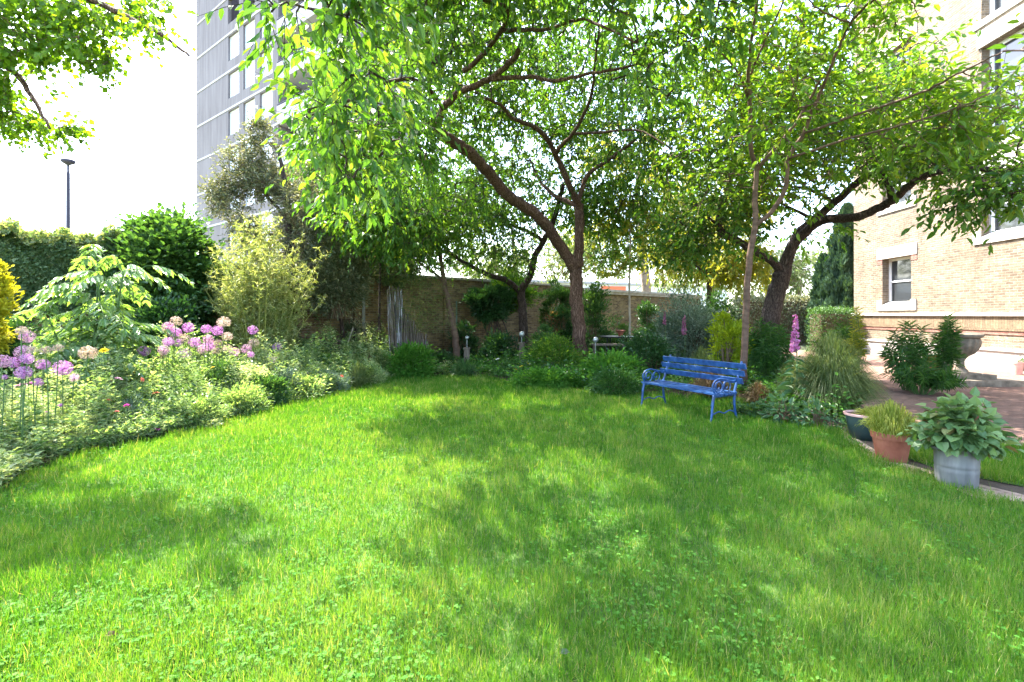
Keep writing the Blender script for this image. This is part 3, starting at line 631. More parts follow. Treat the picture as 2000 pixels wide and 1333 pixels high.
# top-left overhanging tree, trunk outside the frame
b6 = (-8.6, 6.2, 0)
limbs = [([b6, (-8.5,6.2,2), (-8.3,6.2,4), (-7.9,6.1,5.6), (-7.2,6,6.6)], .22, .08),
 (np.vstack([[(-7.6,6.05,6.1)], PL((-100,-20,6.3),(60,-40,6),(200,10,5.7),(300,60,5.5),(370,110,5.4))]), .07, .012),
 (np.vstack([[(-7.9,6.1,5.5)], PL((-60,90,6.2),(25,140,6),(65,195,5.9),(98,252,5.8))]), .06, .012)]
crowns = [ell(70,40,6,130,90,1.0,100), ell(50,170,6,60,70,.7,36), ell(250,10,5.8,120,40,.6,34), ell(335,70,5.5,40,35,.4,10), ell(92,228,5.9,22,28,.3,7), ell(160,100,5.8,50,40,.4,14), ell(-20,130,6.2,70,150,1,60), (np.array([-7.2,6.2,7.3]), (1.6,1.3,1.1), 40)]
tree('overhanging_tree', 'tree with small fan shaped leaves hanging into the top left sky', 'tree', b6, limbs, crowns, (.072, .95),
     (M['bark'], M['bark_slim'], M['ginkgo']), .007, 38, .3, 9, .35, .5, noise_s=.9, thr=-.05, shape='diamond')

# leaning bare trunk by the wall
b7 = ((893-CX)/F*15, 15., 0)
limbs = [(np.vstack([[b7], PL((889,660,15),(878,600,15),(868,560,15),(862,510,15),(850,455,14.8))]), .12, .05),
         (PL((866,548,15),(850,535,15.1),(820,515,15.2),(790,490,15.3)), .05, .02)]
tree('leaning_tree', 'leaning thin pinkish trunk in front of the small green window', 'tree', b7, limbs, [ell(850,440,14.6,80,45,1,36), ell(800,480,15,60,30,.9,20)], (.13, .4),
     (M['bark_slim'], M['bark_slim'], M['fig']), .009, 34, .4, 12, .3, .6)

# sapling, pale trees behind
b8 = ((1230-CX)/F*15.5, 15.5, 0)
tree('sapling', 'thin straight sapling with sparse leaves right of the cherry trunk', 'tree', b8,
     [(np.vstack([[b8], PL((1230,640,15.5),(1229,560,15.5),(1230,500,15.5),(1231,430,15.5),(1228,380,15.5))]), .04, .015),
      (PL((1229,575,15.5),(1245,565,15.4),(1262,553,15.3)), .015, .006), (PL((1230,480,15.5),(1215,450,15.5),(1205,420,15.5)), .014, .006)],
     [ell(1228,450,15.5,60,70,1,26), ell(1215,520,15.5,40,30,.7,8)], (.15, .5), (M['bark_pale'], M['bark_slim'], M['yellowgreen']), .007, 24, .4, 13, .1, .4)
b9 = ((1262-CX)/F*30, 30., 0)
tree('pale_tree', 'pale barked tree with yellow green foliage standing beyond the garden wall', 'tree', b9,
     [(np.vstack([[b9], PL((1262,560,30),(1250,470,30),(1245,380,30),(1250,320,30))]), .36, .12), (PL((1252,400,30),(1268,350,30),(1280,300,30)), .16, .08), (PL((1250,470,30),(1220,430,29),(1190,400,28)), .1, .05)],
     [ell(1300,390,29,60,60,2.5,60), ell(1220,300,30,90,60,3,70), ell(1160,470,29,60,60,2.5,50), ell(1340,480,30,50,60,2.5,40)], (.3, .5), (M['bark_pale'], M['bark_pale'], M['yellowgreen']), .03, 26, 1.1, 14, .2, .4)
b10 = ((1390-CX)/F*32, 32., 0)
tree('birch_tree', 'feathery pale green tree far behind the bench beyond the shrubs', 'tree', b10,
     [(np.vstack([[b10], PL((1392,520,32),(1395,420,32),(1400,320,32))]), .25, .08)],
     [ell(1400,380,32,110,100,3,130), ell(1430,520,31,140,50,2.5,110), ell(1320,530,33,70,45,2,50)], (.26, .4), (M['bark_pale'], M['bark_pale'], M['pale']), .03, 30, 1.2, 15, .5, .6)
b11 = ((1560-CX)/F*30, 30., 0)
tree('far_tree', 'hazy pale tree low in the gap left of the conifer', 'tree', b11,
     [(np.vstack([[b11], PL((1560,540,30),(1555,500,30))]), .2, .1)],
     [ell(1560,535,30,60,40,2.2,80), ell(1600,510,31,40,26,2,30)], (.24, .45), (M['bark_pale'], M['bark_pale'], M['pale']), .03, 28, 1.0, 16, .1, .3)
b13 = ((1380-CX)/F*19, 19., 0)
tree('leafy_tree', 'green mid distance tree filling the gap behind the slim trunk', 'tree', b13,
     [(np.vstack([[b13], PL((1382,620,19),(1385,560,19),(1380,500,19),(1375,440,19))]), .13, .05), (PL((1382,540,19),(1420,500,19),(1450,470,19)), .05, .02), (PL((1382,540,19),(1340,500,19),(1310,470,19)), .05, .02)],
     [ell(1370,490,19,110,60,1.8,170), ell(1300,470,20,60,40,1.8,40), ell(1450,520,19,60,40,1.4,60), ell(1440,420,19,70,60,1.6,70)], (.15, .45), (M['bark_dark'], M['bark_slim'], M['yellowgreen']), .011, 40, .6, 21, .2, .4, thr=-.3)
b14 = ((800-CX)/F*19, 19., 0)
tree('garden_wall_tree', 'green tree behind the garden wall left of the cherry limb', 'tree', b14,
     [(np.vstack([[b14], PL((800,560,19),(805,480,19),(810,400,19))]), .13, .05)],
     [ell(790,450,19,140,80,1.8,190), ell(900,380,20,120,90,1.8,150), ell(700,400,18,80,90,1.6,110), ell(620,330,20,60,90,1.5,70), ell(660,200,20,60,90,1.5,60)], (.16, .45), (M['bark_dark'], M['bark_slim'], M['cherry']), .011, 40, .6, 22, .2, .4, thr=-.3)
b15 = ((1010-CX)/F*27, 27., 0)
tree('street_tree', 'light green tree beyond the wall seen between the forked tree and the cherry trunk', 'tree', b15,
     [(np.vstack([[b15], PL((1010,560,27),(1005,500,27),(1000,450,27))]), .18, .07)],
     [ell(960,515,27,90,36,2,80), ell(1080,500,27,70,44,2,60), ell(1190,510,29,50,36,2,34)], (.22, .45), (M['bark_dark'], M['bark_slim'], M['pale']), .02, 36, .9, 23, .2, .4, thr=-.3)
# grey-olive tree behind the bamboo
b12 = ((560-CX)/F*13.6, 13.6, 0)
tree('olive_tree', 'tall olive green tree with bronze tips rising above the bamboo', 'tree', b12,
     [(np.vstack([[b12], PL((570,600,13.6),(565,480,13.6),(560,380,13.6),(545,300,13.6))]), .16, .04),
      (PL((565,480,13.6),(620,420,13.4),(650,360,13.2)), .06, .02), (PL((562,430,13.6),(510,370,13.6),(470,330,13.6)), .05, .02)],
     [ell(530,330,13.6,85,65,1.3,170), ell(590,430,13.4,90,80,1.4,210), ell(460,390,13.6,45,55,.9,60), ell(520,450,13.4,80,60,1.2,80), ell(670,440,13,60,60,1.1,90), ell(640,520,13.2,70,50,1,120), ell(520,265,13.6,30,25,.5,22)],
     (.085, .4), (M['bark_dark'], M['bark_slim'], M['olive']), .008, 64, .32, 17, -.1, .1, noise_s=.8)

# ------------------------------------------------------------------ shrubs
def shrub(name, label, cat, x, y, rx, ry, h, nl, L, ar, mat, seed=0, clumps=40, zb=0., shape='oval', up=.3, out=.8, droop=.1, tight=.2, stems=True, flat=.0, group=None, smat=None, bottom=.0):
    r = np.random.default_rng(seed+100); root = thing(name, label, cat, (x, y, zb), 0, group)
    c = norm(r.normal(0, 1, (clumps*3, 3))); c = c*(r.uniform(0, 1, (clumps*3, 1))**.3)
    c[:, 2] = np.abs(c[:, 2])*(1-bottom) if bottom >= 0 else c[:, 2]
    full = bottom < 0
    c = c[:clumps]; ctr = c*np.array([rx, ry, h*(.5 if full else 1)])*.85 + np.array([0, 0, h*(.5 if full else .08)])
    k = r.integers(0, clumps, nl); sz = min(rx, ry, h)
    off = r.normal(0, 1, (nl, 3)) * tight * sz * np.array([1.1, 1.1, .8])*r.uniform(.6, 1.3, clumps)[k][:, None]
    p = ctr[k] + off
    if not full: p[:, 2] = np.where(p[:, 2] < .02, r.uniform(.02, .3*h, nl), p[:, 2])
    cen = np.array([0, 0, h*.3]); d = norm(p-cen)*out + norm(off)*.5 + r.normal(0, .35, (nl, 3)) + np.array([0, 0, up-droop])
    nr = np.array([0, 0, 1.]) + .6*norm(p-cen) + r.normal(0, .4, (nl, 3))
    tone = r.normal(0, .13, clumps)[k]; rnd = np.clip(.45 + tone + r.normal(0, .17, nl) , 0, 1)
    l = L*r.uniform(.6, 1.25, nl); mb = MB(); add_leaves(mb, p, d, nr, l, l*ar, rnd, shape, .3, .2); mb.build('foliage', mat, root)
    if stems:
        sm = MB()
        for i in range(min(clumps, 26)):
            e = ctr[i]; s0 = np.array([r.normal(0, .12*rx), r.normal(0, .12*ry), 0]); m = (s0+e)/2 + np.array([0, 0, .15*h]) + r.normal(0, .04, 3)*sz
            sm.tube(catmull([s0, m*.9, e], 3), np.linspace(.014, .004, 7)*(1+h*.35), 4, cap=False)
        sm.build('stems', smat or M['stem_dark'], root)
    return root
def kk(px): return math.sqrt(1+((px-CX)/F)**2)
def at(px, d): return ((px-CX)/F*d, d)
def hpx(py, d): return EYE - (py-HY)/F*d
def S(name, label, cat, px, d, wpx, ytop, nl, L, ar, mat, depth=None, **kw):
    x, y = at(px, d); rx = wpx/2*d/F/kk(px)**.7; h = hpx(ytop, d) - kw.get('zb', 0)
    return shrub(name, label, cat, x, y, rx, depth or rx*.8, h, nl, L, ar, M[mat], **kw)

# ivy hedge on the left wall
def wall_hedge(name, label, px0, px1, nl, top, seed, mat, L, thick=.45, bot=.9):
    r = np.random.default_rng(seed); _, t0 = wallp(px0); _, t1 = wallp(px1)
    root = thing(name, label, 'hedge', (WO[0], WO[1], 0), WA)
    t = r.uniform(t0, t1, nl); tt = top + .06*np.sin(t*3.1+seed) + .07*np.sin(t*7.7) + .06*np.sin(t*17)
    bb = bot + .25*np.sin(t*2.3) + .15*np.sin(t*6.1)
    z = bb + (tt-bb)*r.uniform(0, 1, nl)**.85
    bulge = thick*(.6+.4*np.sin(t*4.3+z*3)*np.sin(z*5.1+t*2)) ; y = -bulge*r.uniform(.2, 1, nl)**.5
    topm = z > tt-.25; y = np.where(topm, r.uniform(-thick, .9, nl), y)
    p = np.stack([t, y, z], 1); d = np.stack([r.normal(0, .6, nl), -r.uniform(.2, 1, nl), r.normal(-.1, .5, nl) + topm*.7], 1)
    nr = np.array([0, -.7, .8]) + r.normal(0, .4, (nl, 3)); l = L*r.uniform(.6, 1.3, nl)
    rnd = np.clip(.35 + r.normal(0, .18, nl) + topm*.3, 0, 1); mb = MB(); add_leaves(mb, p, d, nr, l, l*.75, rnd, 'oval', .25, .2)
    mb.build('foliage', M[mat], root); sm = MB()
    for i in range(14):
        a = r.uniform(t0, t1); sm.tube(catmull([(a, -.05, 0), (a+r.normal(0, .3), -.08, 1.2), (a+r.normal(0, .6), -.1, 2.6)], 4), np.linspace(.03, .01, 9), 5, cap=False)
    sm.build('stems', M['bark_dark'], root); return root
wall_hedge('ivy_hedge', 'long ivy hedge covering the top of the left hand wall under the lamp post', -60, 262, 52000, 3.35, 3, 'ivy', .075, bot=1.7)
S('climbing_vine', 'rounded bright green broad leaved climber bulging over the wall left of the bamboo', 'climber', 335, 11.2, 200, 404, 24000, .12, .75, 'fig', seed=2, clumps=110, tight=.2, depth=1.0, droop=.3, zb=.9, bottom=-1)
S('yellow_shrub', 'golden yellow leaved shrub at the far left edge', 'shrub', -22, 6.0, 100, 478, 8000, .05, .55, 'gold', seed=4, clumps=50, tight=.2, bottom=-1, zb=.9)
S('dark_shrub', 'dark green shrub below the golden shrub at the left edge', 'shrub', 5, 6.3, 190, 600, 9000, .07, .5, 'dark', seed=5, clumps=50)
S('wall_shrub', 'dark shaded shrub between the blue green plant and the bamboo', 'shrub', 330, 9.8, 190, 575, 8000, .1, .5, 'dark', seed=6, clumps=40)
S('evergreen_shrub', 'dark shrub with hanging foliage right of the bamboo before the wall', 'shrub', 655, 13.2, 150, 440, 15000, .085, .4, 'olive', seed=7, clumps=80, zb=1.5, bottom=-1)
S('wall_climber', 'dark leafy climber with bare stems on the wall left of the forked tree', 'climber', 955, 16.8, 100, 555, 6000, .12, .5, 'dark', seed=8, clumps=36, zb=1.35, bottom=-1, depth=.5)
S('wall_evergreen', 'dark evergreen foliage spilling over the wall behind the reed screen', 'climber', 760, 15.6, 170, 440, 9000, .1, .45, 'ivy', seed=301, clumps=60, zb=2.3, bottom=-1, depth=.6)
S('hanging_creeper', 'leafy creeper hanging over the wall top left of the forked tree', 'climber', 1000, 18.4, 110, 530, 6000, .1, .5, 'cherry', seed=302, clumps=50, zb=1.7, bottom=-1, depth=.5)
S('wall_ivy', 'patch of climbing leaves on the wall between the forked tree and cherry trunk', 'climber', 1085, 18.8, 80, 545, 5200, .1, .5, 'fig', seed=303, clumps=40, zb=.9, bottom=-1, depth=.5)
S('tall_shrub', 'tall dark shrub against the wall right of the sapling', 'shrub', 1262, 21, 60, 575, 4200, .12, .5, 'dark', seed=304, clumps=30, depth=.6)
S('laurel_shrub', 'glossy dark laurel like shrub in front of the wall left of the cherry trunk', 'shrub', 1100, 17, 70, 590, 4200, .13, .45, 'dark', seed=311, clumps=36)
S('wall_bush', 'loose green bush along the wall between cherry trunk and sapling', 'shrub', 1200, 17.5, 80, 618, 4200, .1, .45, 'fig', seed=312, clumps=36)
S('corner_bush', 'loose olive coloured bush behind the branch pile', 'shrub', 690, 14.3, 80, 600, 3600, .08, .4, 'olive', seed=313, clumps=30)
S('reed_bush', 'dark bush at the wall between the leaning trunk and the leafy climber', 'shrub', 905, 16.3, 60, 625, 2600, .1, .45, 'dark', seed=314, clumps=26, depth=.4)
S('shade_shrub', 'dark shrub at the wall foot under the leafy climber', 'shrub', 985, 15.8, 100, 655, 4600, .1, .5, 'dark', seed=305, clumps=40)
S('wall_foot_bush', 'feathery green bush at the wall foot right of the leaning trunk', 'shrub', 860, 14.6, 60, 690, 2600, .08, .4, 'fig', seed=306, clumps=30)
w = MB()
rr = np.random.default_rng(5)
for k in range(9):
    a = P(950+rr.uniform(-14, 40), 690, 16.9); a[2] = 0; w.tube(catmull([a, a+np.array([rr.normal(0, .15), 0, .9]), a+np.array([rr.normal(0, .4), 0, 2.1])], 4), np.linspace(.035, .012, 9), 5)
tag(w.build('climber_stems', M['bark_dark']), 'bundle of dark bare stems against the wall under the leafy climber', 'stems')
S('bright_shrub', 'bright green shrub just right of the main cherry trunk by the wall', 'shrub', 1160, 16, 70, 545, 5200, .1, .5, 'fig', seed=9, clumps=40, depth=.6)
S('red_shrub', 'dull red brown shrub left of the main trunk by the wall', 'shrub', 1080, 17, 60, 600, 2200, .08, .5, 'brownsedge', seed=10, clumps=20, depth=.5)
S('grey_viburnum', 'large rounded grey green shrub behind the bench', 'shrub', 1350, 14.5, 185, 560, 17000, .085, .45, 'grey', seed=11, clumps=90, tight=.15, droop=.2, depth=1.3)
S('dark_viburnum', 'dark green shrub rising behind the grey green shrub', 'shrub', 1395, 17, 130, 565, 8000, .11, .45, 'dark', seed=12, clumps=60)
S('lime_shrub', 'brilliant lime green shrub between the grey shrub and the slim trunk', 'shrub', 1420, 11.3, 80, 596, 5200, .085, .4, 'lime', seed=13, clumps=40, tight=.17, depth=.45, flat=.3)
S('spotted_shrub', 'dark glossy shrub between the cherry trunk and the bench', 'shrub', 1265, 11.8, 120, 645, 7000, .075, .5, 'dark', seed=14, clumps=50)
S('hellebore_patch', 'low broad leaved bright green plants right of the cherry trunk base', 'shrub', 1200, 10.8, 150, 688, 3600, .12, .45, 'clover', seed=15, clumps=60, depth=.6, tight=.16)
S('low_bush', 'low dark bush at the left end of the bench by the lawn edge', 'shrub', 1205, 9.6, 110, 722, 5200, .06, .4, 'euph', seed=16, clumps=50, depth=.4)
S('cranesbill_bush', 'low leafy green bush at the lawn edge left of the cherry trunk', 'shrub', 1060, 10.6, 170, 722, 8000, .06, .6, 'clover', seed=17, clumps=60, depth=.5)
S('fern_bush', 'leafy green bush left of the main trunk below the wall', 'shrub', 1080, 13.2, 120, 655, 7000, .09, .35, 'cherry', seed=18, clumps=60, depth=.8)
S('narrow_bush', 'tall narrow leafy bush beside the glass orb post', 'shrub', 1065, 15, 50, 632, 2600, .1, .35, 'fig', seed=19, clumps=26)
S('mid_bush', 'leafy green bush at the lawn end in front of the pale trunk', 'shrub', 805, 12.2, 90, 672, 5200, .09, .4, 'clover', seed=20, clumps=50, depth=.5)
S('path_bush', 'small dark green bush at the wall foot left of the orb post', 'shrub', 945, 15.2, 40, 680, 1500, .09, .5, 'dark', seed=21, clumps=20)
S('lavender_bush', 'silvery green cushion shrub at the right end of the flower bed', 'shrub', 640, 9.9, 90, 722, 7000, .05, .3, 'grey', seed=22, clumps=60, tight=.17, up=.7, shape='lance')
S('edge_bush', 'soft grey green bush at the lawn edge beside the sedge clump', 'shrub', 715, 11, 75, 712, 4200, .06, .4, 'bed', seed=23, clumps=40)
S('border_bush', 'leafy green border bush between the alliums and the cushion shrub', 'shrub', 590, 9.2, 90, 730, 5000, .06, .45, 'bed', seed=24, clumps=40, depth=.5)
S('hedge_shrub', 'shrub with broad leaves under the bamboo at the back of the bed', 'shrub', 640, 11.4, 60, 700, 1500, .14, .6, 'clover', seed=25, clumps=26)
for i, (px, d_, w_, top, nl, L, ar, mt, lab) in enumerate([
 (60,6.6,150,742,6000,.06,.35,'bed','leafy pale plant below the left edge alliums'),(180,7.0,120,725,5000,.07,.3,'bed','leafy plant under the big blue green plant'),
 (270,7.3,110,712,4200,.05,.3,'yellowgreen','yellow green plant left of the allium crowd'),(250,6.3,90,775,4200,.045,.3,'grey','bluish grey plant beside the coral red bloom'),
 (360,7.8,120,705,5000,.07,.35,'bed','pale green leafy plant right under the allium crowd'),(440,8.2,110,700,4600,.07,.35,'fig','fresh green plant under the right half of the allium crowd'),
 (380,6.9,130,775,6000,.05,.3,'bed','soft green mound at the middle of the bed edge'),(470,7.7,110,755,5200,.05,.35,'bed','pale green mound at the bed edge right of the middle'),
 (520,8.4,90,735,4200,.06,.4,'fig','fresh green leafy plant before the rightmost alliums'),(120,5.9,170,800,7000,.05,.2,'feather','feathery pale plant at the near left of the bed'),
 (20,5.5,150,840,6000,.05,.2,'feather','feathery pale plant at the bottom left corner of the bed'),(555,9.0,70,715,2600,.07,.4,'grey','grey leaved plant right of the lowest right allium')]):
    S('border_plant', lab, 'plant', px, d_, w_, top, nl, L, ar, mt, seed=200+i, clumps=46, tight=.2, up=.5, shape='lance', smat=M['stem'])
# low clipped hedge and conifer by the house
def hedgebox(name, label, px0, px1, d, ytop, depth, nl, L, mat, seed):
    r = np.random.default_rng(seed); x0, _ = at(px0, d); x1, _ = at(px1, d); h = hpx(ytop, d); root = thing(name, label, 'hedge', ((x0+x1)/2, d, 0))
    hx = (x1-x0)/2; f = r.integers(0, 3, nl); u, v = r.uniform(-1, 1, nl), r.uniform(0, 1, nl)
    p = np.where((f == 0)[:, None], np.stack([u*hx, np.full(nl, -depth), v*h], 1), np.where((f == 1)[:, None], np.stack([u*hx, (v*2-1)*depth, np.full(nl, h)], 1), np.stack([np.sign(u)*hx, (v*2-1)*depth, np.abs(u)*h], 1)))
    p += r.normal(0, .09, (nl, 3)); nr = np.where((f == 0)[:, None], [0, -1., .5], np.where((f == 1)[:, None], [0, 0, 1.], [1., 0, .5])) + r.normal(0, .5, (nl, 3))
    d_ = nr + r.normal(0, .8, (nl, 3)); l = L*r.uniform(.6, 1.2, nl); mb = MB(); add_leaves(mb, p, d_, nr, l, l*.55, np.clip(r.normal(.5, .2, nl), 0, 1), 'oval'); mb.build('foliage', M[mat], root)
    c = MB(); c.box(-hx*.93, hx*.93, -depth*.9, depth*.9, 0, h*.94); c.build('dense_inner_growth', M['stem_dark'], root); return root
hedgebox('clipped_hedge', 'low clipped green hedge in front of the tall conifer', 1590, 1655, 20.5, 609, .4, 7000, .07, 'fig', 31)
hedgebox('far_hedge', 'brownish clipped hedge behind the spreading tree trunk', 1440, 1600, 26, 585, .8, 9000, .12, 'olive', 32)
def conifer(px, d, wpx, ytop, label, seed, nl=26000):
    r = np.random.default_rng(seed); x, y = at(px, d); h = hpx(ytop, d); rad = wpx/2*d/F; root = thing('conifer', label, 'conifer', (x, y, 0))
    t = r.uniform(0, 1, nl)**.8; prof = rad*np.clip(1.15*(1-t)**.55, .03, 1)*(.75+.25*np.sin(t*40+seed)*.4)
    a = r.uniform(0, 6.283, nl); lob = 1 + .16*np.sin(a*7+t*9) + .1*np.sin(a*13-t*21); q = prof*lob*r.uniform(.72, 1, nl)
    p = np.stack([q*np.cos(a), q*np.sin(a), .15 + t*(h-.2)], 1); d_ = np.stack([np.cos(a)*.6, np.sin(a)*.6, np.ones(nl)*1.2], 1) + r.normal(0, .3, (nl, 3))
    nr = np.stack([np.cos(a), np.sin(a), np.full(nl, .3)], 1) + r.normal(0, .4, (nl, 3)); l = .2*r.uniform(.6, 1.3, nl)
    mb = MB(); add_leaves(mb, p, d_, nr, l, l*.4, np.clip(r.normal(.45, .2, nl)+.15*(lob-1)*4, 0, 1), 'lance'); mb.build('crown', M['conifer'], root)
    tm = MB(); tm.tube([(0,0,0), (0,0,h*.5), (0,0,h*.92)], [.2, .12, .03], 8); tm.build('trunk', M['bark_dark'], root); return root
conifer(1655, 23, 120, 402, 'tall dark conifer directly against the house corner', 41, 34000)
conifer(1608, 24, 62, 500, 'shorter blue green conifer left of the tall conifer', 42, 16000)

# whorled spurges
def spurge(label, px, d, wpx, ytop, nst, mat, seed, L=.11, name='spurge', cat='shrub', zb=0., w=.16):
    r = np.random.default_rng(seed); x, y = at(px, d); rx = wpx/2*d/F/kk(px); h = hpx(ytop, d) - zb; root = thing(name, label, cat, (x, y, zb))
    sm = MB(); LPs, LDs, NRs = [], [], []
    for i in range(nst):
        a = r.uniform(0, 6.283); q = math.sqrt(r.uniform(0, 1)); e = np.array([math.cos(a)*rx*q, math.sin(a)*rx*.8*q, h*(1-.45*q*q)*r.uniform(.55, 1)])
        s0 = e*np.array([.25, .25, 0]); c = catmull([s0, s0*.5+e*.5+np.array([0, 0, h*.08]), e], 3); sm.tube(c, np.linspace(.009, .005, len(c)), 4, cap=False)
        ax = norm(c[-1]-c[-2]); m = 26
        for j in range(m):
            t = j/m; b = c[-1] - ax*(.28*(1-t)); aa = j*2.4; pr = np.cross(ax, [math.cos(aa), math.sin(aa), .3]); pr = norm(pr)
            LPs.append(b); LDs.append(pr*(1.1-.5*t) + ax*(.1+.8*t) + np.array([0, 0, -.12])); NRs.append(ax)
    n = len(LPs); l = L*r.uniform(.75, 1.25, n)
    mb = MB(); add_leaves(mb, np.array(LPs), np.array(LDs), np.array(NRs) + r.normal(0, .15, (n, 3)), l, l*w, np.clip(r.normal(.5, .25, n), 0, 1), 'lance', .3, .25)
    mb.build('foliage', M[mat], root); sm.build('stems', M['stem'], root); return root
spurge('large dark green spurge left of the stone urn on the brick path', 1775, 10.2, 120, 620, 42, 'euph', 51, .17)
spurge('dark green spurge spilling over the stone urn', 1850, 10.4, 66, 612, 46, 'euph', 52, .15)
spurge('low dark spurge at the foot of the urn beside the path', 1800, 9.7, 170, 700, 50, 'euph', 53, .15)
spurge('leafy green spurge between foxglove and house corner', 1640, 12, 110, 624, 60, 'euph', 54, .17)
spurge('dark green spurge right of the slim tree trunk', 1500, 11.2, 110, 620, 70, 'euph', 55, .16)
spurge('narrow leaved spurge near the house corner with pale tops', 1672, 11, 50, 600, 18, 'yellowgreen', 56, .14)

# sedge clumps
def sedge(label, px, d, wpx, ytop, n, mat, seed, wid=.006, zb=0., name='sedge_clump', cat='ornamental grass', yoff=0, basew=.12, parent=None):
    r = np.random.default_rng(seed); x, y = at(px, d); rx = wpx/2*d/F/kk(px); h = hpx(ytop, d) - zb
    root = thing(name, label, cat, (x, y, zb)) if parent is None else None
    a = r.uniform(0, 6.283, n); q = r.uniform(0, 1, n)**.6; bp = np.stack([np.cos(a)*q*rx*basew*2, np.sin(a)*q*rx*basew*2, np.zeros(n)], 1)
    tq = q*r.uniform(.6, 1.1, n); tip = np.stack([np.cos(a)*tq*rx, np.sin(a)*tq*rx, h*(.95-.75*tq**1.5)*r.uniform(.45, 1.15, n)], 1)
    mid = bp*.45 + tip*.55; mid[:, 2] = np.maximum(tip[:, 2], bp[:, 2])*.75 + h*.2*r.uniform(.6, 1.1, n)
    side = norm(np.stack([-np.sin(a), np.cos(a), np.zeros(n)], 1) + r.normal(0, .4, (n, 3)))*wid/2; m0 = bp*.75+mid*.25; m0[:, 2] = mid[:, 2]*.5; m2 = mid*.5+tip*.5; m2[:, 2] = (mid[:, 2]+tip[:, 2])/2 + h*.06
    rows = [bp, m0, mid, m2, tip]; wd = [1, 1, .9, .6, .1]
    V = np.stack([v + s*side*k for v, k in zip(rows, wd) for s in (1, -1)], 1).reshape(-1, 3); b0 = np.arange(n)[:, None]*10
    Q = np.concatenate([b0 + np.array([2*i, 2*i+1, 2*i+3, 2*i+2]) for i in range(4)], 1).reshape(-1, 4)
    mb = MB(); mb.add(V, Q, rnd=np.repeat(np.clip(r.normal(.45, .25, n), 0, 1), 4)); o = mb.build('blades' if parent is None else 'grass_leaves', M[mat], root or parent)
    return root or o
sedge('large arching green sedge clump behind the foxglove', 1625, 7.7, 250, 655, 8000, 'carex', 61)
sedge('small sedge clump at the foot of the slim tree', 1545, 8.6, 90, 700, 1400, 'carex', 62)
sedge('rusty brown sedge directly behind the bench', 1390, 9.2, 120, 715, 2000, 'brownsedge', 63)
sedge('rusty brown sedge beside the right end of the bench', 1480, 8.4, 90, 745, 1500, 'brownsedge', 64)
sedge('green sedge behind the top of the bench', 1370, 10.6, 110, 680, 1800, 'carex', 65)
sedge('upright sedge clump at the lawn edge right of the flower bed', 700, 10.4, 60, 705, 1400, 'carex', 66)
sedge('bronze grass tuft in front of the drainpipe', 722, 12, 24, 690, 350, 'brownsedge', 67)
sedge('bright strappy grass clump at the far lawn edge', 905, 12.3, 75, 702, 900, 'fig', 68, .012)
sedge('strappy green clump by the mulch path left of the cherry', 990, 12.6, 50, 700, 500, 'fig', 69, .012)
sedge('grey green grass clump at the foot of the drainpipe', 745, 12.2, 50, 688, 800, 'carex', 70)

# ground cover under the trees
def cover(name, label, poly, n, hmax, L, ar, mat, seed, shape='oval', dens=None, hmin=.05, edged=0):
    r = np.random.default_rng(seed); xs = [p[0] for p in poly]; ys = [p[1] for p in poly]
    x = r.uniform(min(xs), max(xs), n*3); y = r.uniform(min(ys), max(ys), n*3); k = pip(poly, x, y) & (np.abs(x) < y*1.12+.6); x, y = x[k][:n], y[k][:n]; n = len(x)
    b = .5 + .5*np.sin(x*3.1+np.sin(y*2.3)*1.4)*np.sin(y*3.7+np.sin(x*1.9)*1.5); b2_ = .5+.5*np.sin(x*9+y*4)*np.sin(y*8-x*5)
    if edged:
        E = np.array(edge[:10]+[(-.5,13.5)]); dist = np.full(n, 9.)
        for q0, q1 in zip(E[:-1], E[1:]):
            v = q1-q0; t = np.clip(((x-q0[0])*v[0]+(y-q0[1])*v[1])/(v@v), 0, 1); dist = np.minimum(dist, np.hypot(x-q0[0]-t*v[0], y-q0[1]-t*v[1]))
        hmax = np.minimum(hmax, .3 + edged*dist)
    cx_, cy_ = np.floor(x/.17+.3*np.sin(y*9)), np.floor(y/.17+.3*np.sin(x*8)); hs_ = np.modf(np.abs(np.sin(cx_*12.9898+cy_*78.233)*43758.5453))[0]
    hh = (hmin + (hmax-hmin)*(.3+.5*b+.25*b2_))*(.6+.55*hs_+.35*(hs_ > .86)); z = hh*r.uniform(0, 1, n)**.45
    a = r.uniform(0, 6.283, n); d = np.stack([np.cos(a), np.sin(a), r.uniform(-.2, 1, n)], 1); nr = np.array([0, 0, 1.]) + r.normal(0, .5, (n, 3))
    tone = .18*np.sin(x*2.2+y*1.3)+.12*np.sin(x*5-y*4)+.3*(np.modf(hs_*7.3)[0]-.5); rnd = np.clip(.45 + tone + r.normal(0, .2, n), 0, 1); l = L*r.uniform(.5, 1.3, n)
    mb = MB(); add_leaves(mb, np.stack([x, y, z], 1), d, nr, l, l*ar, rnd, shape, .3, .2); return tag(mb.build(name, M[mat]), label, 'ground cover', kind='stuff')
right_bed = [G(870,734),G(985,745),G(1100,762),G(1250,768),G(1450,780),G(1530,820),G(1630,838),(5.2,7.2),(8.2,13),(8.6,20),(2,19),(-1.5,15.5)]
cover('ground_cover', 'mixed low green plants covering the ground under the cherry trees', right_bed, 60000, .42, .075, .5, 'euph', 71)
cover('bright_ground_cover', 'lighter leafy plants scattered under the cherry trees', right_bed, 14000, .5, .08, .45, 'clover', 72)
mid_bed = [G(640,772),G(760,742),G(870,735),(-1.4,13.6),(-5.5,13.4)]
cover('edge_ground_cover', 'low green plants along the far end of the lawn', mid_bed, 16000, .32, .065, .5, 'bed', 73)
cover('flower_bed_foliage', 'dense mixed pale green foliage filling the left flower bed', bed_poly, 230000, 1.15, .065, .42, 'bed', 74, 'lance', hmin=.2, edged=.75)
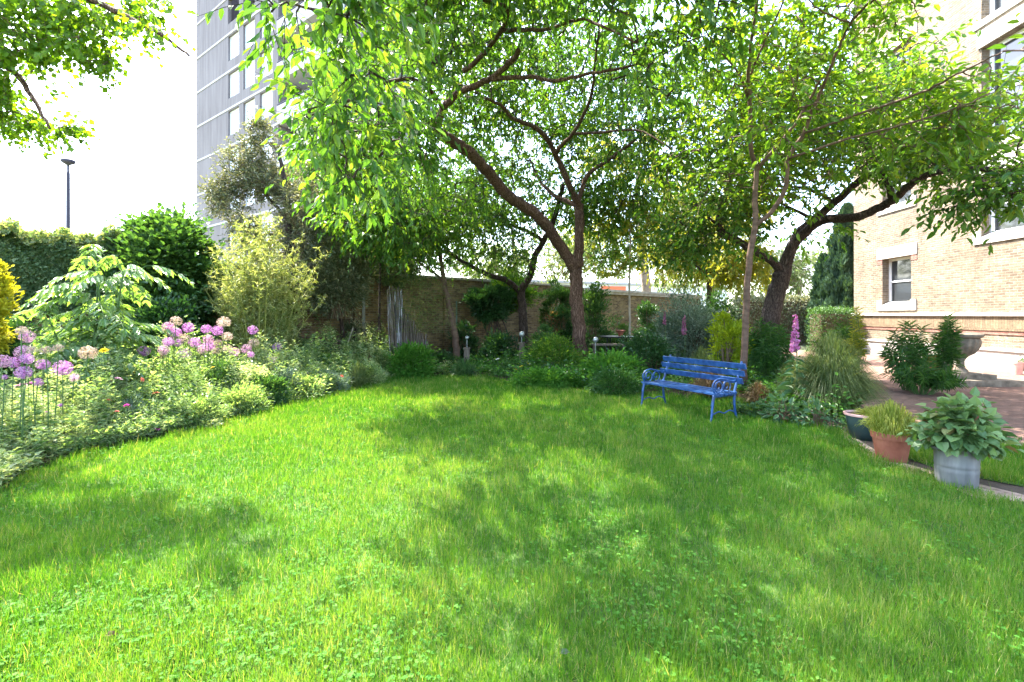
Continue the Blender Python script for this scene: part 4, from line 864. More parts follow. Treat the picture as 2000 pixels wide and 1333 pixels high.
front_bed = [(-7.5,2.2),(-5.5,2.2),(-5.0,3.3)] + edge[:7] + [(-4.6,11),(-7,9),(-8,6)]
cover('feathery_foliage', 'feathery pale grey green foliage along the front of the flower bed', front_bed, 130000, .95, .055, .15, 'feather', 75, 'lance', hmin=.15, edged=.65)
cover('dark_bed_foliage', 'darker leaves between the pale plants in the left bed', bed_poly, 40000, 1.05, .07, .5, 'fig', 76, edged=.6)

# ------------------------------------------------------------------ bamboo
def bamboo():
    r = np.random.default_rng(81); x, y = at(505, 10.9); root = thing('bamboo', 'tall yellow green bamboo clump behind the allium flowers', 'bamboo', (x, y, 0))
    cm = MB(); Ls, Ds = [], []
    for i in range(130):
        a = r.uniform(0, 6.283); q = r.uniform(0, 1)**.7; b = np.array([math.cos(a)*.55*q, math.sin(a)*.4*q, 0]); top = r.uniform(1.9, 4.1)*(1.05-.35*q)
        sp = r.uniform(.35, 1.2); e = b + np.array([math.cos(a)*q*sp, math.sin(a)*q*sp*.8, top]); m = b*.6+e*.4; m[2] = top*.6
        c = catmull([b, m, e], 6); cm.tube(c, np.linspace(.011, .004, len(c)), 4, cap=False)
        for t in np.linspace(.22, 1, 30):
            p = c[int(t*(len(c)-1))] + r.normal(0, .02, 3); aa = r.uniform(0, 6.283); br = np.array([math.cos(aa), math.sin(aa), .7])*r.uniform(.08, .32)*(1.1-.3*t); tip = p+br
            for k in range(10): Ls.append(p + br*r.uniform(.3, 1)); Ds.append(norm(br)*.7 + r.normal(0, .6, 3) + np.array([0, 0, -.15]))
            if t > .4 and r.uniform() < .3: cm.tube(np.array([p, tip]), [.003, .0015], 3, cap=False)
    n = len(Ls); l = .1*r.uniform(.5, 1.2, n); mb = MB(); add_leaves(mb, np.array(Ls), np.array(Ds), np.array([0, 0, 1.])+r.normal(0, .6, (n, 3)), l, l*.2, np.clip(r.normal(.5, .25, n), 0, 1), 'lance')
    mb.build('foliage', M['bamboo'], root); cm.build('canes', plain('bamboo_cane', (.3,.3,.07), .4), root)
bamboo()

# ------------------------------------------------------------------ blue-green pinnate plant (left)
def honeybush():
    r = np.random.default_rng(82); x, y = at(190, 7.2); root = thing('honey_bush', 'big blue green plant with toothed feathery leaves left of the bamboo', 'plant', (x, y, 0))
    sm = MB(); lv_ = MB(); P_, D_, N_, L_ = [], [], [], []
    stems = []
    for i in range(9):
        a = i*.7+.3; q = .35*(i % 3)/2; h = (2.35, 2.1, 1.8, 2.0, 1.7, 1.5, 1.9, 1.6, 2.2)[i]
        b = np.array([math.cos(a)*.12, math.sin(a)*.12, 0]); e = np.array([math.cos(a)*q*1.6, math.sin(a)*q*1.3, h]); c = catmull([b, (b+e)/2 + np.array([0, 0, .1]), e], 5)
        sm.tube(c, np.linspace(.022, .01, len(c)), 6); stems.append(c)
    for si, c in enumerate(stems):
        for j in range(11):
            t = .2 + .8*j/10; p = c[min(int(t*(len(c)-1)), len(c)-1)]; a = j*2.4 + si*1.3; ln = r.uniform(.55, .85)*(1 if j < 10 else .6)
            out = np.array([math.cos(a), math.sin(a), 0]); rise = .18 if t > .8 else .02
            cc = catmull([p, p+out*ln*.35+np.array([0, 0, rise+.08]), p+out*ln*.75+np.array([0, 0, rise+.02]), p+out*ln+np.array([0, 0, rise-.14])], 4)
            sm.tube(cc, np.linspace(.008, .003, len(cc)), 4, cap=False); side = norm(np.cross(out, [0, 0, 1.]))
            m = 8
            for k in range(m):
                u = .22 + .78*k/(m-1); q = cc[min(int(u*(len(cc)-1)), len(cc)-1)]; sz = .195*(math.sin(.5+u*2.1))
                for sg in (-1, 1):
                    P_.append(q); D_.append(side*sg*.85 + out*.55 + np.array([0, 0, -.55])); N_.append(np.array([0, 0, 1.]) + out*.2 + side*sg*.5); L_.append(sz)
            P_.append(cc[-1]); D_.append(out*.6+np.array([0, 0, -.7])); N_.append(np.array([0, 0, 1.])+out); L_.append(.14)
    P_ = np.array(P_); n = len(P_); D_ = norm(np.array(D_) + r.normal(0, .12, (n, 3))); N_ = np.array(N_); L_ = np.array(L_)*r.uniform(.85, 1.1, n)
    # toothed leaflet: body plus teeth
    tone = np.clip(r.normal(.5, .25, n), 0, 1)
    add_leaves(lv_, P_, D_, N_, L_, L_*.4, tone, 'lance', .35, .25)
    rr_ = norm(np.cross(D_, N_))
    for u in (.25, .45, .62, .78):
        for sg in (-1, 1):
            q = P_ + D_*(L_*u)[:, None] + rr_*sg*(L_*.13)[:, None]; add_leaves(lv_, q, D_*.9 + rr_*sg*.8, N_, L_*.17, L_*.11, tone, 'diamond', curl=.1)
    lv_.build('leaves', M['melianthus'], root); sm.build('stems', M['stem'], root)
honeybush()

# ------------------------------------------------------------------ alliums
def allium_head(seed, mat, full=True, R_=1.0):
    r = np.random.default_rng(seed); mb = MB(); n = 260; v = norm(r.normal(0, 1, (n, 3)))
    if not full: v = v[v[:, 2] > -.75]; n = len(v)
    q = v*r.uniform(.86, 1.03, (n, 1)); 
    t1 = norm(np.cross(v, [0.3, .2, 1.])); t2 = np.cross(v, t1)
    for k in range(5):
        a = k*1.2566 + r.uniform(0, 6, n); d = t1*np.cos(a)[:, None] + t2*np.sin(a)[:, None] + v*.25
        add_leaves(mb, q, d, v + r.normal(0, .1, (n, 3)), .15 if full else .13, .045, np.clip(r.normal(.5, .25, n), 0, 1), 'diamond', curl=-.1)
    sd = t1*.008
    mb.add(np.stack([v*.05+sd, v*.05-sd, q-sd, q+sd], 1).reshape(-1, 3), np.arange(n*4).reshape(n, 4), rnd=np.full(n, .1))
    me_o = mb.build('flower_head', mat); me = me_o.data; bpy.data.objects.remove(me_o); return me
HEADS = {'p': [allium_head(i, M['allium']) for i in (1, 2)], 'k': [allium_head(i, M['allium_pink']) for i in (3, 4)], 'd': [allium_head(i, M['allium_dry'], False) for i in (5, 6)]}
LC = 'allium globes crowded left of the bamboo'; LL = 'allium globes at the left edge of the bed'
AL = [ # px, py, diameter px, depth, tone, label, group
 (42,646,27,5.4,'d','faded brown allium globe highest at the left edge',LL),(53,658,32,5.2,'k','pink allium globe just below the highest faded one at the left edge',LL),
 (45,688,34,4.8,'k','two toned pink allium globe in the left edge group',LL),(63,684,24,5.4,'d','brown dried allium behind the two toned one at the left edge',LL),
 (89,684,25,5.2,'d','dried allium head left of the blue green plant',LL),(114,681,25,5.2,'d','pale dried allium head under the blue green plant',LL),
 (172,690,41,4.4,'d','largest pale dried allium head standing alone on a tall stem',LL),(6,706,34,4.8,'k','fading allium cut by the left edge of the frame',LL),
 (27,708,28,4.8,'p','purple allium beside the one cut by the left edge',LL),(53,701,28,4.9,'p','purple allium globe tucked low behind the left edge group',LL),
 (46,728,34,4.7,'p','broad purple allium lowest of the big left edge globes',LL),(84,712,28,5,'p','purple allium below the dried pair at left',LL),
 (123,719,38,4.5,'p','wide purple allium standing alone before the blue green plant',LL),(9,737,13,4.8,'p','tiny purple allium bud at the left edge',LL),
 (145,738,20,4.7,'k','small pale pink allium low beside the lone wide purple one',LL),(74,747,22,4.9,'p','small dusky purple allium low in the left bed',LL),
 (281,686,26,6,'p','purple allium alone between blue green plant and the allium crowd',LC),
 (344,628,28,7,'d','faded allium at the top left of the crowd by the bamboo',LC),(328,640,26,6.9,'k','pink allium at the upper left corner of the crowd by the bamboo',LC),(341,651,28,6.8,'p','purple allium just below the upper left faded one in the crowd',LC),(368,640,24,7,'p','bright purple allium upper middle of the crowd by the bamboo',LC),
 (403,643,22,7.1,'p','vivid magenta allium against the bamboo leaves',LC),(437,630,31,6.8,'d','large airy faded allium topmost before the bamboo canes',LC),(425,646,24,7.1,'p','purple allium just below the large airy faded one',LC),
 (359,661,27,6.7,'d','greenish beige allium in the middle left of the crowd',LC),(328,668,22,6.7,'p','purple allium at the lower left corner of the crowd by the bamboo',LC),(347,670,20,6.6,'p','purple allium second from the lower left of the crowd',LC),(380,669,24,6.6,'p','bright purple allium at the lower middle of the crowd',LC),(407,663,22,6.9,'k','pink allium straight below the vivid magenta one',LC),(444,658,25,6.9,'d','faded allium directly under the large airy one',LC),
 (408,676,26,6.6,'p','purple allium touching the pink one below the vivid magenta globe',LC),(426,671,22,6.9,'d','faded allium right of the purple one at the crowd centre',LC),(396,683,23,6.5,'k','pink allium low in the centre of the crowd near the leaves',LC),(422,686,22,6.5,'d','faded allium low right of centre just above the leaves',LC),(444,682,24,6.6,'d','faded beige allium low at the right part of the crowd',LC),(458,688,22,6.6,'k','pink allium at the lower right end of the packed crowd',LC),
 (494,645,21,7.2,'p','purple allium standing tall alone in front of the bamboo canes',LC),(496,671,26,6.9,'d','faded allium below the lone tall purple one by the bamboo',LC),(481,682,22,6.8,'k','pink allium low left of the bamboo base',LC),
 (490,693,15,6.8,'p','small purple allium lowest at the bamboo base',LC),(542,678,20,7.6,'p','purple double looking allium right of the bamboo canes',LC),(534,703,18,7.4,'p','lowest rightmost purple allium near the log pile',LC),
 (360,692,28,6.3,'k','two tone allium lowest of the crowd above the leaves',LC),(320,684,24,6.5,'k','pink allium beside the crowd at its left edge above the leaves',LC),(317,696,20,6.3,'d','lowest left faded allium of the crowd',LC)]
SHL = {'p': 'purple allium globe packed in the crowd left of the bamboo', 'k': 'paler pink allium globe packed in the crowd left of the bamboo', 'd': 'faded beige allium globe packed in the crowd left of the bamboo'}
ra = np.random.default_rng(90)
for i, (px, py, dia, d, tone, lab, grp) in enumerate(AL):
    d = float(np.interp(px, [0, 150, 300, 450, 560], [4.5, 5.45, 6.15, 7.3, 8.6])) + (.15 if px < 200 else 1.1) + ra.uniform(0, .45)
    c = P(px, py, d); rad = dia/2*d/F/kk(px)**.5; base = (c[0]+ra.normal(0, .05), c[1]+ra.normal(0, .05), 0)
    root = thing('allium', lab or SHL[tone], 'allium', base, 0, grp + ('' if lab else ' ' + {'p':'purple','k':'pink','d':'faded'}[tone]))
    sm = MB(); e = np.array([c[0]-base[0], c[1]-base[1], c[2]]); sm.tube(catmull([(0,0,0), e*.5+np.array([ra.normal(0, .02), 0, 0]), e], 3), .0055, 5); sm.build('stalk', M['stem'], root)
    h = bpy.data.objects.new('flower_head', HEADS[tone][i % 2]); link(h, root); h.location = e; rad *= .86 if tone == 'd' else .95; h.scale = (rad, rad, rad*(.92 if tone != 'd' else .88)); h.rotation_euler = (ra.normal(0, .15), ra.normal(0, .15), ra.uniform(0, 6))

# small flowers in the bed
def bloom_mesh(mat, seed, petals=9):
    r = np.random.default_rng(seed); mb = MB(); n = petals*2; a = np.arange(n)*6.283/petals + r.normal(0, .1, n); up_ = np.where(np.arange(n) < petals, .15, .8)
    d = np.stack([np.cos(a), np.sin(a), up_], 1); add_leaves(mb, np.zeros((n, 3)), d, np.tile([0, 0, 1.], (n, 1)), np.where(up_ < .5, 1., .7), .55, r.uniform(0, 1, n), 'oval', .2, .2)
    o = mb.build('bloom', mat); me = o.data; bpy.data.objects.remove(o); return me
BL = {k: bloom_mesh(M[k], 5) for k in ('petal_red', 'petal_magenta', 'petal_yellow', 'petal_white')}
BL['allium_pink'] = bloom_mesh(M['allium_pink'], 6); BL['allium'] = bloom_mesh(M['allium'], 7)
FL = [(212,782,13,5.4,'petal_red','coral red bloom in the middle of the left bed'),(228,804,10,5.3,'petal_red','orange red bloom just below the coral one'),
 (247,792,11,5.3,'petal_magenta','magenta bloom right of the coral red one'),(308,838,12,5.6,'petal_magenta','single magenta bloom at the lawn edge of the bed'),
 (278,742,11,5.9,'petal_red','salmon bloom high in the bed below the blue green plant'),(305,768,13,5.8,'petal_red','faint red bloom right of the middle of the bed'),
 (118,792,12,5.1,'allium','pale violet bloom low in the left bed'),(92,806,11,4.8,'allium_pink','pale pink bloom nearest the front left of the bed'),
 (203,685,16,5.6,'petal_yellow','yellow bloom under the blue green plant'),(577,766,8,8.4,'petal_red','coral bloom in the bush near the right end of the bed'),
 (535,760,10,8.2,'allium','violet bloom in the border bush right of the alliums'),(575,755,10,8.6,'allium_pink','dusky pink bloom above the coral one at the right end'),
 (600,728,9,9,'allium_pink','pink bloom left of the cushion shrub top'),(668,735,8,9.7,'petal_red','small red bloom at the cushion shrub edge'),
 (493,800,9,7.6,'petal_magenta','dark magenta bloom at the lower border edge'),(45,752,16,5,'petal_magenta','magenta bloom below the left edge alliums'),
 (62,750,14,5,'petal_magenta','second magenta bloom just right under the left edge alliums'),(30,756,13,4.9,'allium_pink','pink bloom under the broad purple allium'),
 (232,740,14,5.6,'allium_pink','dusty pink bloom mid bed below the dried allium'),(415,718,9,6.6,'petal_yellow','yellow green bloom beneath the allium crowd'),
 (535,795,12,8.0,'petal_white','pale white blossom at the lawn edge near the border bush'),(350,780,9,6.2,'petal_white','white bloom in the middle of the feathery leaves'),
 (972,702,9,13,'petal_white','white bloom left of the round glass orb'),(1018,716,8,12,'petal_yellow','yellow bloom left of the cherry trunk base'),(1030,711,8,12.1,'petal_yellow','second yellow bloom nearer the cherry trunk base'),
 (1008,722,7,11.8,'petal_yellow','third yellow bloom low at the edge by the cherry')]
for i, (px, py, dia, d, k, lab) in enumerate(FL):
    d += .6 if px < 640 else 0
    c = P(px, py, d); root = thing('flower', lab, 'flower', (c[0], c[1], 0), 0, 'single blooms in the garden beds')
    sm = MB(); sm.tube([(0,0,0), (.01,0,c[2]*.5), (0,0,c[2])], .003, 4, cap=False); sm.build('stalk', M['stem'], root)
    h = bpy.data.objects.new('bloom', BL[k]); link(h, root); h.location = (0, 0, c[2]); s = dia/2*d/F; h.scale = (s, s, s); h.rotation_euler = (ra.normal(0, .4)+.5, ra.normal(0, .3), ra.uniform(0, 6))

# ------------------------------------------------------------------ foxgloves
def foxglove(label, px, d, ytop, ybot, wpx, seed, big=True, tone='pink'):
    r = np.random.default_rng(seed); x, y = at(px, d); root = thing('foxglove', label, 'foxglove', (x, y, 0)); zt = hpx(ytop, d); zbm = hpx(ybot, d); rad = wpx/2*d/F
    sm = MB(); sm.tube(catmull([(0,0,0), (.03,0,zt*.5), (0,0,zt)], 5), np.linspace(.012, .005, 11), 6); sm.build('stalk', M['stem'], root)
    bells = MB(); n = 46
    for i in range(n):
        t = i/n; z = zbm + (zt-zbm)*t; a = r.uniform(0, 6.283); dn = np.array([math.cos(a)*.8, math.sin(a)*.8, -.6+.5*t]); dn /= np.linalg.norm(dn); s = rad*1.15*(1-.62*t)
        p0 = np.array([.0, 0, z]); u = norm(np.cross(dn, [0, 0, 1.])); v = np.cross(dn, u); V = []
        for f_, w_ in ((.05, .12), (.35, .34), (.8, .42), (1., .58)):
            for k in range(7): V.append(p0 + dn*s*f_ + (u*math.cos(k*.8976) + v*math.sin(k*.8976))*s*w_*.75)
        Q = [(a_*7+k, a_*7+(k+1) % 7, (a_+1)*7+(k+1) % 7, (a_+1)*7+k) for a_ in range(3) for k in range(7)]
        bells.add(V, Q, rnd=np.repeat([.75, .4, .3], 7)*r.uniform(.7, 1.2))
    bells.build('bells', M[tone], root)
    if big:
        m = 34; a = np.arange(m)*2.4; t = np.linspace(0, 1, m); L = .34*(1-.7*t); p = np.stack([.02*np.cos(a), .02*np.sin(a), .03+t*zbm*.85], 1)
        dd = np.stack([np.cos(a), np.sin(a), .55-.2*t], 1); mb = MB(); add_leaves(mb, p, dd, np.tile([0, 0, 1.], (m, 1))+r.normal(0, .2, (m, 3)), L, L*.42, r.uniform(0, 1, m), 'oval', .25, .75); mb.build('leaves', M['foxleaf'], root)
foxglove('tall bright pink foxglove standing right of the slim tree', 1553, 7.7, 614, 680, 18, 1)
foxglove('small dull pink foxglove in front of the grey green shrub', 1336, 12.5, 615, 650, 10, 2, False, 'pinkdull')
foxglove('faint mauve foxglove beside the small pink one', 1298, 13.2, 608, 632, 7, 3, False, 'pinkdull')
shrub('foxglove_rosette', 'rosette of large soft leaves at the lawn edge beneath the pink foxglove', 'plant', *at(1600, 6.9), .3, .26, .4, 110, .1, .5, M['foxleaf'], 91, 30, droop=.3)
shrub('comfrey', 'broad leaved plant at the right foot of the foxglove stem', 'plant', *at(1530, 7.1), .3, .25, .42, 110, .12, .5, M['foxleaf'], 92, 26, droop=.3)
shrub('edge_creeper', 'low creeping leaves behind the right bench leg', 'plant', *at(1480, 7.6), .4, .25, .2, 700, .06, .7, M['fig'], 93, 30)

# ------------------------------------------------------------------ bench
def bench():
    bl = np.array([2.27, 8.30]); br_ = np.array([2.95, 7.06]); v = br_-bl; Lb = np.linalg.norm(v); ang = math.atan2(v[1], v[0])
    root = thing('garden_bench', 'blue slatted bench with scrolled iron arms on the lawn edge', 'bench', (bl[0], bl[1], 0), ang)
    # local: x along seat, y from front to back, z up
    def backp(z): t = (z-.42)/.43; return .46 + .14*t
    for k, z in enumerate((.82, .715, .605)):
        w = MB(); y = backp(z); a = (-.11, y-.02, z); b = (Lb+.11, y-.02, z); w.bar(a, b, .022, .085, up=(0, -.3, 1)); w.build('back_slat', M['blue'], root)
    for k in range(5):
        w = MB(); y = .02 + k*.098; z = .435 - .012*math.sin(k/4*math.pi); w.bar((-.05, y, z), (Lb+.05, y, z), .075, .024); w.build('seat_slat', M['blue'], root)
    def flat(w, pts, wd=.03, th=.016):
        w.tube(catmull(pts, 6), wd/2, 6)
    for x in (0., Lb):
        e = bpy.data.objects.new('end_frame', None); 
        w = MB()
        flat(w, [(x,.44,.41),(x,.48,.5),(x,backp(.65),.65),(x,backp(.88)+.02,.885)], .038)      # back upright
        w.bar((x,-.02,.405), (x,.48,.405), .03, .035)
        fr = w.build('end_frame', M['blue'], root, smooth=True)
        for nm, pts in (('leg', [(x,.0,.4),(x,-.03,.3),(x,-.045,.15),(x,-.075,0)]), ('leg', [(x,.46,.4),(x,.45,.3),(x,.47,.15),(x,.53,0)])):
            w = MB(); w.tube(catmull(pts, 5), np.linspace(.022, .015, 16), 8); w.lathe([(.0,.0),(.026,.0),(.026,.018),(.014,.024)], 10, (pts[-1][0], pts[-1][1], 0)); w.build('leg', M['blue'], root, smooth=True)
        w = MB(); flat(w, [(x,-.055,.13),(x,.1,.17),(x,.22,.14),(x,.34,.17),(x,.475,.13)], .02); w.build('stretcher', M['blue'], root, smooth=True)
        # armrest with two scrolls
        w = MB(); flat(w, [(x,backp(.62),.62),(x,.42,.60),(x,.3,.625),(x,.14,.655),(x,.03,.63),(x,-.03,.56),(x,-.01,.48),(x,.03,.44)], .026)
        w.build('armrest', M['blue'], root, smooth=True)
        w = MB()
        for cy in (.1, .28):
            sp = [(x, cy + (.082-.0115*k)*math.cos(k*.8+1.2), .535 + (.082-.0115*k)*math.sin(k*.8+1.2)) for k in range(7)]
            w.tube(catmull(sp, 4), .009, 6); ring = [(x, cy+.083*math.cos(k*.524), .53+.083*math.sin(k*.524)) for k in range(13)]; w.tube(ring, .0085, 6, cap=False)
        w.build('scroll', M['blue'], root, smooth=True)
bench()

# ------------------------------------------------------------------ pots
def potted(px, py, wpx, hpx_, name, label, cat, mat, prof_fn):
    x, y = G(px, py); y += .12; x *= y/(y-.12); d = y; r_ = wpx/2*d/F/kk(px); h = hpx_*d/F; root = thing(name, label, cat, (x, y, 0)); return root, r_, h, d
root, r_, h, d = potted(1868, 958, 96, 88, 'zinc_tub', 'grey galvanised metal tub standing in front of the terracotta pot', 'planter', None, None)
root.location.z = .01
w = MB(); w.lathe([(0,.005),(r_*.88,.005),(r_*.9,.02),(r_*.93,h*.3),(r_*.955,h*.36),(r_*.935,h*.39),(r_*.95,h*.44),(r_*.965,h*.47),(r_*.95,h*.5),(r_*1.0,h*.94),(r_*1.035,h*.97),(r_*1.03,h),(r_*.99,h),(r_*.95,h*.85)], 40); w.build('tub_wall', M['zinc'], root, smooth=True)
w = MB(); w.lathe([(0,h*.86),(r_*.96,h*.86)], 32); w.build('compost', M['soil'], root)
for sx in (-1, 1):
    w = MB(); w.tube([(sx*r_*1.0,-.06,h*.82),(sx*(r_+.05),-.05,h*.83),(sx*(r_+.05),.05,h*.83),(sx*r_*1.0,.06,h*.82)], .006, 6)
    w.build('handle', M['zinc'], root)
hx, hy = root.location.x, root.location.y
shrub('heart_leaf_plant', 'bushy plant with heart shaped leaves and red stems growing in the metal tub', 'plant', hx+.02, hy, .31, .3, .47, 1150, .08, .95, M['heart'], 95, 80, zb=h*.8, shape='heart', up=-.1, droop=.15, tight=.16, smat=plain('red_stem', (.35,.1,.06), .5))
root, r_, h, d = potted(1741, 906, 84, 56, 'terracotta_pot', 'round terracotta flower pot between the blue pot and the metal tub', 'flower pot', None, None)
w = MB(); w.lathe([(0,.0),(r_*.7,.0),(r_*.74,.01),(r_*.93,h*.78),(r_*1.0,h*.78),(r_*1.03,h*.99),(r_*1.0,h),(r_*.93,h),(r_*.9,h*.85),(0,h*.85)], 40); w.build('pot_wall', M['terracotta'], root, smooth=False)
w = MB(); w.lathe([(0,h*.88),(r_*.91,h*.88)], 32); w.build('compost', M['soil'], root)
root = sedge('yellow green striped grass spilling from the terracotta pot', 1741, d, 150, 785, 1500, 'potgrass', 96, .008, zb=h*.85, name='pot_grass', basew=.28)
root, r_, h, d = potted(1688, 862, 82, 50, 'blue_pot', 'dark blue green glazed pot with pinkish rim behind the terracotta pot', 'flower pot', None, None)
w = MB(); w.lathe([(0,.0),(r_*.7,.0),(r_*.95,h*.88),(r_*.95,h*.9)], 36); w.build('pot_wall', M['bluepot'], root, smooth=True)
w = MB(); w.lathe([(r_*.95,h*.9),(r_*1.03,h*.92),(r_*1.03,h*.99),(r_*.96,h*1.0),(r_*.9,h*.92)], 36); w.build('rim', noisemat('pink_rim', [(.3,(.4,.2,.17)), (.7,(.6,.38,.33))], 8), root)
w = MB(); w.lathe([(0,h*.9),(r_*.91,h*.9)], 32); w.build('compost', M['soil'], root)
sedge('short green grass growing from the dark blue green pot', 1712, d, 110, 792, 700, 'potgrass', 97, .006, zb=h*.88, name='pot_grass', basew=.25)
# small pink pot by the house, terracotta pot behind spurge
root, r_, h, d = potted(1988, 734, 26, 26, 'pink_pot', 'small pink pot with a green plant at the far right edge', 'flower pot', None, None)
w = MB(); w.lathe([(0,.0),(r_*.7,.0),(r_*1.,h*.85),(r_*1.08,h*.86),(r_*1.08,h),(r_*.95,h),(r_*.9,h*.9),(0,h*.9)], 24); w.build('pot_wall', noisemat('pink_clay', [(.3,(.5,.28,.24)), (.7,(.66,.42,.36))], 8), root)
shrub('pot_plant', 'small leafy plant in the pink pot at the far right edge', 'plant', root.location.x+.25, root.location.y, .22, .2, .35, 500, .07, .5, M['fig'], 98, 20, zb=.1)
root, r_, h, d = potted(1822, 738, 34, 42, 'clay_pot', 'red clay pot half hidden behind the spurge left of the urn', 'flower pot', None, None)
w = MB(); w.lathe([(0,.0),(r_*.7,.0),(r_*1.,h*.85),(r_*1.08,h*.86),(r_*1.08,h),(r_*.95,h),(r_*.9,h*.9),(0,h*.9)], 24); w.build('pot_wall', M['terracotta'], root)

# ------------------------------------------------------------------ stone urn on steps
ux, uy = at(1876, 11.2)
urn = thing('stone_urn', 'weathered fluted stone urn on a pedestal in front of the brick house', 'urn', (ux, uy, 0)); urn.scale = (.78, .78, 1)
zc = hpx(676, 11.2)
w = MB(); w.lathe([(.0,zc-.28),(.12,zc-.28),(.16,zc-.24),(.3,zc-.16),(.40,zc-.02),(.43,zc+.1),(.40,zc+.18)], 72, ribs=18, amp=.09); w.build('bowl', M['oldstone'], urn, smooth=True)
w = MB(); w.lathe([(.40,zc+.18),(.48,zc+.2),(.52,zc+.25),(.5,zc+.28),(.4,zc+.27),(.36,zc+.2),(0,zc+.18)], 48); w.build('rim', M['oldstone'], urn, smooth=True)
w = MB(); w.lathe([(.19,.26),(.17,.32),(.1,.38),(.09,zc-.34),(.14,zc-.28),(0,zc-.28)], 28); w.build('foot', M['oldstone'], urn, smooth=True)
w = MB(); w.box(-.32,.32,-.32,.32,.16,.27); w.build('pedestal', M['oldstone'], urn)
sx, sy = at(1900, 11.0)
w = MB(); w.box(sx-.75, sx+.85, sy-.35, sy+.6, .008, .14); w.box(sx-.6, sx+.45, sy-.1, sy+.55, .14, .24)
tag(w.build('stone_step', M['oldstone']), 'low weathered stone slab steps under the urn', 'step')

# ------------------------------------------------------------------ small garden things
def orbpost(px, d, ytop, ybase, label, rad):
    x, y = at(px, d); root = thing('orb_post', label, 'garden ornament', (x, y, 0)); zt = hpx(ytop, d); zp = hpx(ybase, d)
    w = MB(); w.box(-.08, .08, -.08, .08, 0, zp); w.box(-.1, .1, -.1, .1, zp, zp+.04); w.build('post', M['wood'], root)
    w = MB(); w.tube([(0,0,zp+.05), (0,0,zt-rad)], .012, 6); w.build('rod', M['pipe'], root)
    w = MB(); w.lathe([(rad*math.sin(a), zt-rad*math.cos(a)) for a in np.linspace(.01, 3.13, 12)], 16); w.build('glass_orb', M['orb'], root, smooth=True)
orbpost(912, 14.2, 660, 682, 'square wooden post with small glass ornament near the leaning trunk', .06)
orbpost(1019, 14.6, 653, 672, 'post with round glass orb in front of the dark forked tree', .085)
orbpost(1163, 13.0, 664, 700, 'post with white glass orb right of the main cherry trunk', .075)
# garden table
tx, ty = at(1205, 14.5); tb = thing('garden_table', 'dark metal garden table with a bowl behind the shrubs', 'table', (tx, ty, 0))
w = MB(); zt = hpx(657, 14.5); w.lathe([(0,zt-.03),(.55,zt-.03),(.56,zt),(0,zt)], 28); w.build('table_top', M['iron'], tb)
for k in range(4):
    w = MB(); a = k*1.57+.4; w.tube([(.4*math.cos(a), .4*math.sin(a), 0), (.34*math.cos(a), .34*math.sin(a), zt-.03)], .018, 6); w.build('leg', M['iron'], tb)
bwx, bwy = at(1212, 14.5); w = MB(); w.lathe([(0,zt),(.07,zt),(.06,zt+.05),(.15,zt+.17),(.17,zt+.18),(.14,zt+.17),(0,zt+.12)], 20, (bwx, bwy, .0)); tag(w.build('clay_bowl', M['terracotta'], smooth=True), 'small clay bowl planter on the dark garden table', 'bowl')
bx2, by2 = at(1180, 13.6); bt = thing('wooden_bench', 'low dark wooden seat in front of the garden table', 'bench', (bx2, by2, 0))
w = MB(); zs = hpx(672, 13.6); w.box(-.35, .6, -.15, .15, zs-.04, zs); w.build('seat', M['wood'], bt)
for sx_ in (-.3, .5):
    w = MB(); w.box(sx_, sx_+.05, -.13, .13, 0, zs-.04); w.build('leg', M['wood'], bt)
# pale peeling stump screen
def screen():
    x, y = at(800, 13.6); root = thing('reed_screen', 'ragged upright screen of pale peeling canes in front of the wall', 'screen', (x, y, 0)); r = np.random.default_rng(7)
    w = MB(); wd = MB()
    for i in range(105):
        u = r.uniform(-.6, .62); hgt = (2.2 if u < -.25 else 1.7-1.1*(u+.25)) * r.uniform(.85, 1.1); y_ = r.normal(0, .07)
        b = np.array([u*.8, y_, 0]); e = np.array([u*.95 + r.normal(0, .05), y_ + r.normal(0, .04), hgt]); tgt = w if (u < -.22 and r.uniform() < .6) or r.uniform() < .12 else wd
        tgt.tube(catmull([b, (b+e)/2 + np.array([r.normal(0, .03), 0, 0]), e], 3), r.uniform(.009, .024), 5, cap=False)
    w.build('pale_canes', M['bark_white'], root); wd.build('brown_canes', M['wood'], root)
    n = 3400; mb = MB(); p = np.stack([r.normal(.25, .5, n), r.normal(0, .2, n), r.uniform(1.1, 3.1, n)], 1); a = r.uniform(0, 6.28, n)
    add_leaves(mb, p, np.stack([np.cos(a), np.sin(a), r.normal(-.5, .5, n)], 1), r.normal(0, 1, (n, 3)), .09*r.uniform(.5, 1.3, n), .016, r.uniform(0, 1, n), 'lance'); mb.build('dry_leaves', M['carex'], root)
screen()
# log / prunings pile
lx, ly = at(622, 13.6); w = MB(); r = np.random.default_rng(9)
for i in range(150):
    a = r.normal(0, .5); c = np.array([r.normal(0, .75), r.normal(0, .35), 0]); c[2] = max(.05, .95*math.exp(-(c[0]/.9)**2)*r.uniform(0, 1)); l = r.uniform(.25, .8); dv = np.array([math.cos(a), math.sin(a)*.6, r.normal(0, .22)])*l
    w.tube(np.array([c-dv, c+r.normal(0, .04, 3), c+dv]) + np.array([lx, ly, .03]), r.uniform(.012, .04), 6)
tag(w.build('branch_pile', noisemat('cut_branches', [(.3,(.05,.025,.025)), (.7,(.2,.12,.1))], 6)), 'pile of dark cut branches heaped right of the bamboo', 'branch pile')
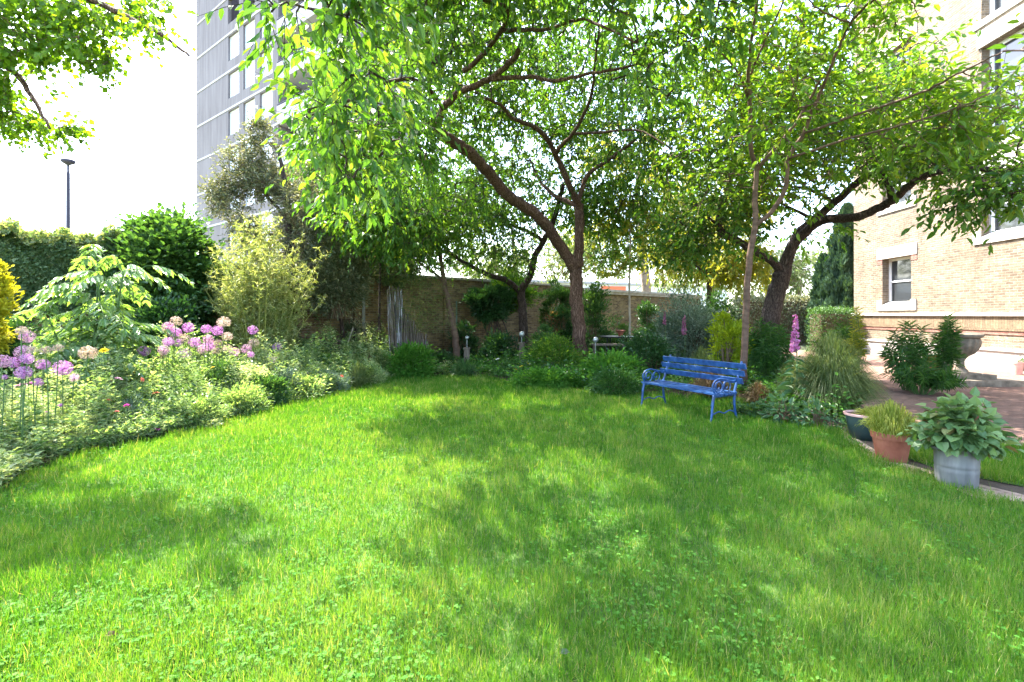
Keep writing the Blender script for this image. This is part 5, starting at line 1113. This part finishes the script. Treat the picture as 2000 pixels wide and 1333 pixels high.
# stake and thin stems near the wall
for (a, b_, rad, nm, lab, mt) in [((690,640,13.4),(672,715,13.4),.016,'cane_stake','thin pale leaning cane right of the branch pile','bark_pale'),]:
    w = MB(); q = P(*b_); q[2] = 0; w.tube([q, P(680,668,13.4), P(*a)], rad, 6); tag(w.build(nm, M[mt]), lab, 'stake')
for px0, px1, px2, d_, rad, lab in [(676,664,650,14,.07,'dark leaning stem behind the branch pile'),(742,741,745,14,.05,'thin dark upright stem right of the drainpipe'),(686,690,694,13.8,.05,'short broken stub beside the pale cane')]:
    top = 470 if rad != .05 or px0 == 742 else 642
    w = MB(); q = P(px0, 700, d_); q[2] = 0; w.tube(catmull([q, P(px1, 600 if top < 600 else 670, d_), P(px2, top, d_)], 4), np.linspace(rad, rad*.5, 9), 7); tag(w.build('bare_stem', M['bark_dark']), lab, 'stem')

# ------------------------------------------------------------------ lamp post
lx, ly = at(133, 26); lamp = thing('street_lamp', 'tall slim street lamp rising behind the left hedge', 'street lamp', (lx, ly, 0)); zt = hpx(316, 26)
w = MB(); w.tube([(0,0,0), (0,0,zt-.6)], [.11, .085], 12); w.tube([(0,0,zt-.6), (0,0,zt-.12)], .055, 10); w.build('pole', M['lamppost'], lamp)
w = MB(); w.lathe([(0,zt-.16),(.14,zt-.16),(.31,zt-.05),(.32,zt+.06),(.16,zt+.14),(0,zt+.15)], 20); w.build('lamp_head', M['lamppost'], lamp, smooth=True)
w = MB(); w.lathe([(0,zt-.15),(.11,zt-.15),(.1,zt-.2),(0,zt-.21)], 16); w.build('lens', M['glass'], lamp)

cover('path_edge_weeds', 'small weeds and creeping leaves along the edge of the brick path', [G(1640,752),G(1700,770),G(1660,830),G(1780,852),G(1930,862),G(2000,876),(6.6,5.3),G(1900,880),G(1720,850),G(1640,845)], 5200, .1, .04, .6, 'fig', 401, hmin=.02)
# fallen leaves on the lawn
for (px, py, lab, mt) in [(1107,987,'curled pale green fallen leaf in the middle of the lawn','yellowgreen'),(1095,1305,'yellow brown fallen leaf at the bottom edge of the lawn','olive'),(205,1268,'orange brown fallen leaf at the lower left of the lawn','brownsedge')]:
    x, y = G(px, py); mb = MB(); add_leaves(mb, np.array([[0, 0, 0.]]), np.array([[1., .4, .1]]), np.array([[0, -.3, 1.]]), .05, .03, np.array([.25]), 'oval', .4, .3)
    o = mb.build('fallen_leaf', M[mt]); o.location = (x, y, .065); tag(o, lab, 'leaf')
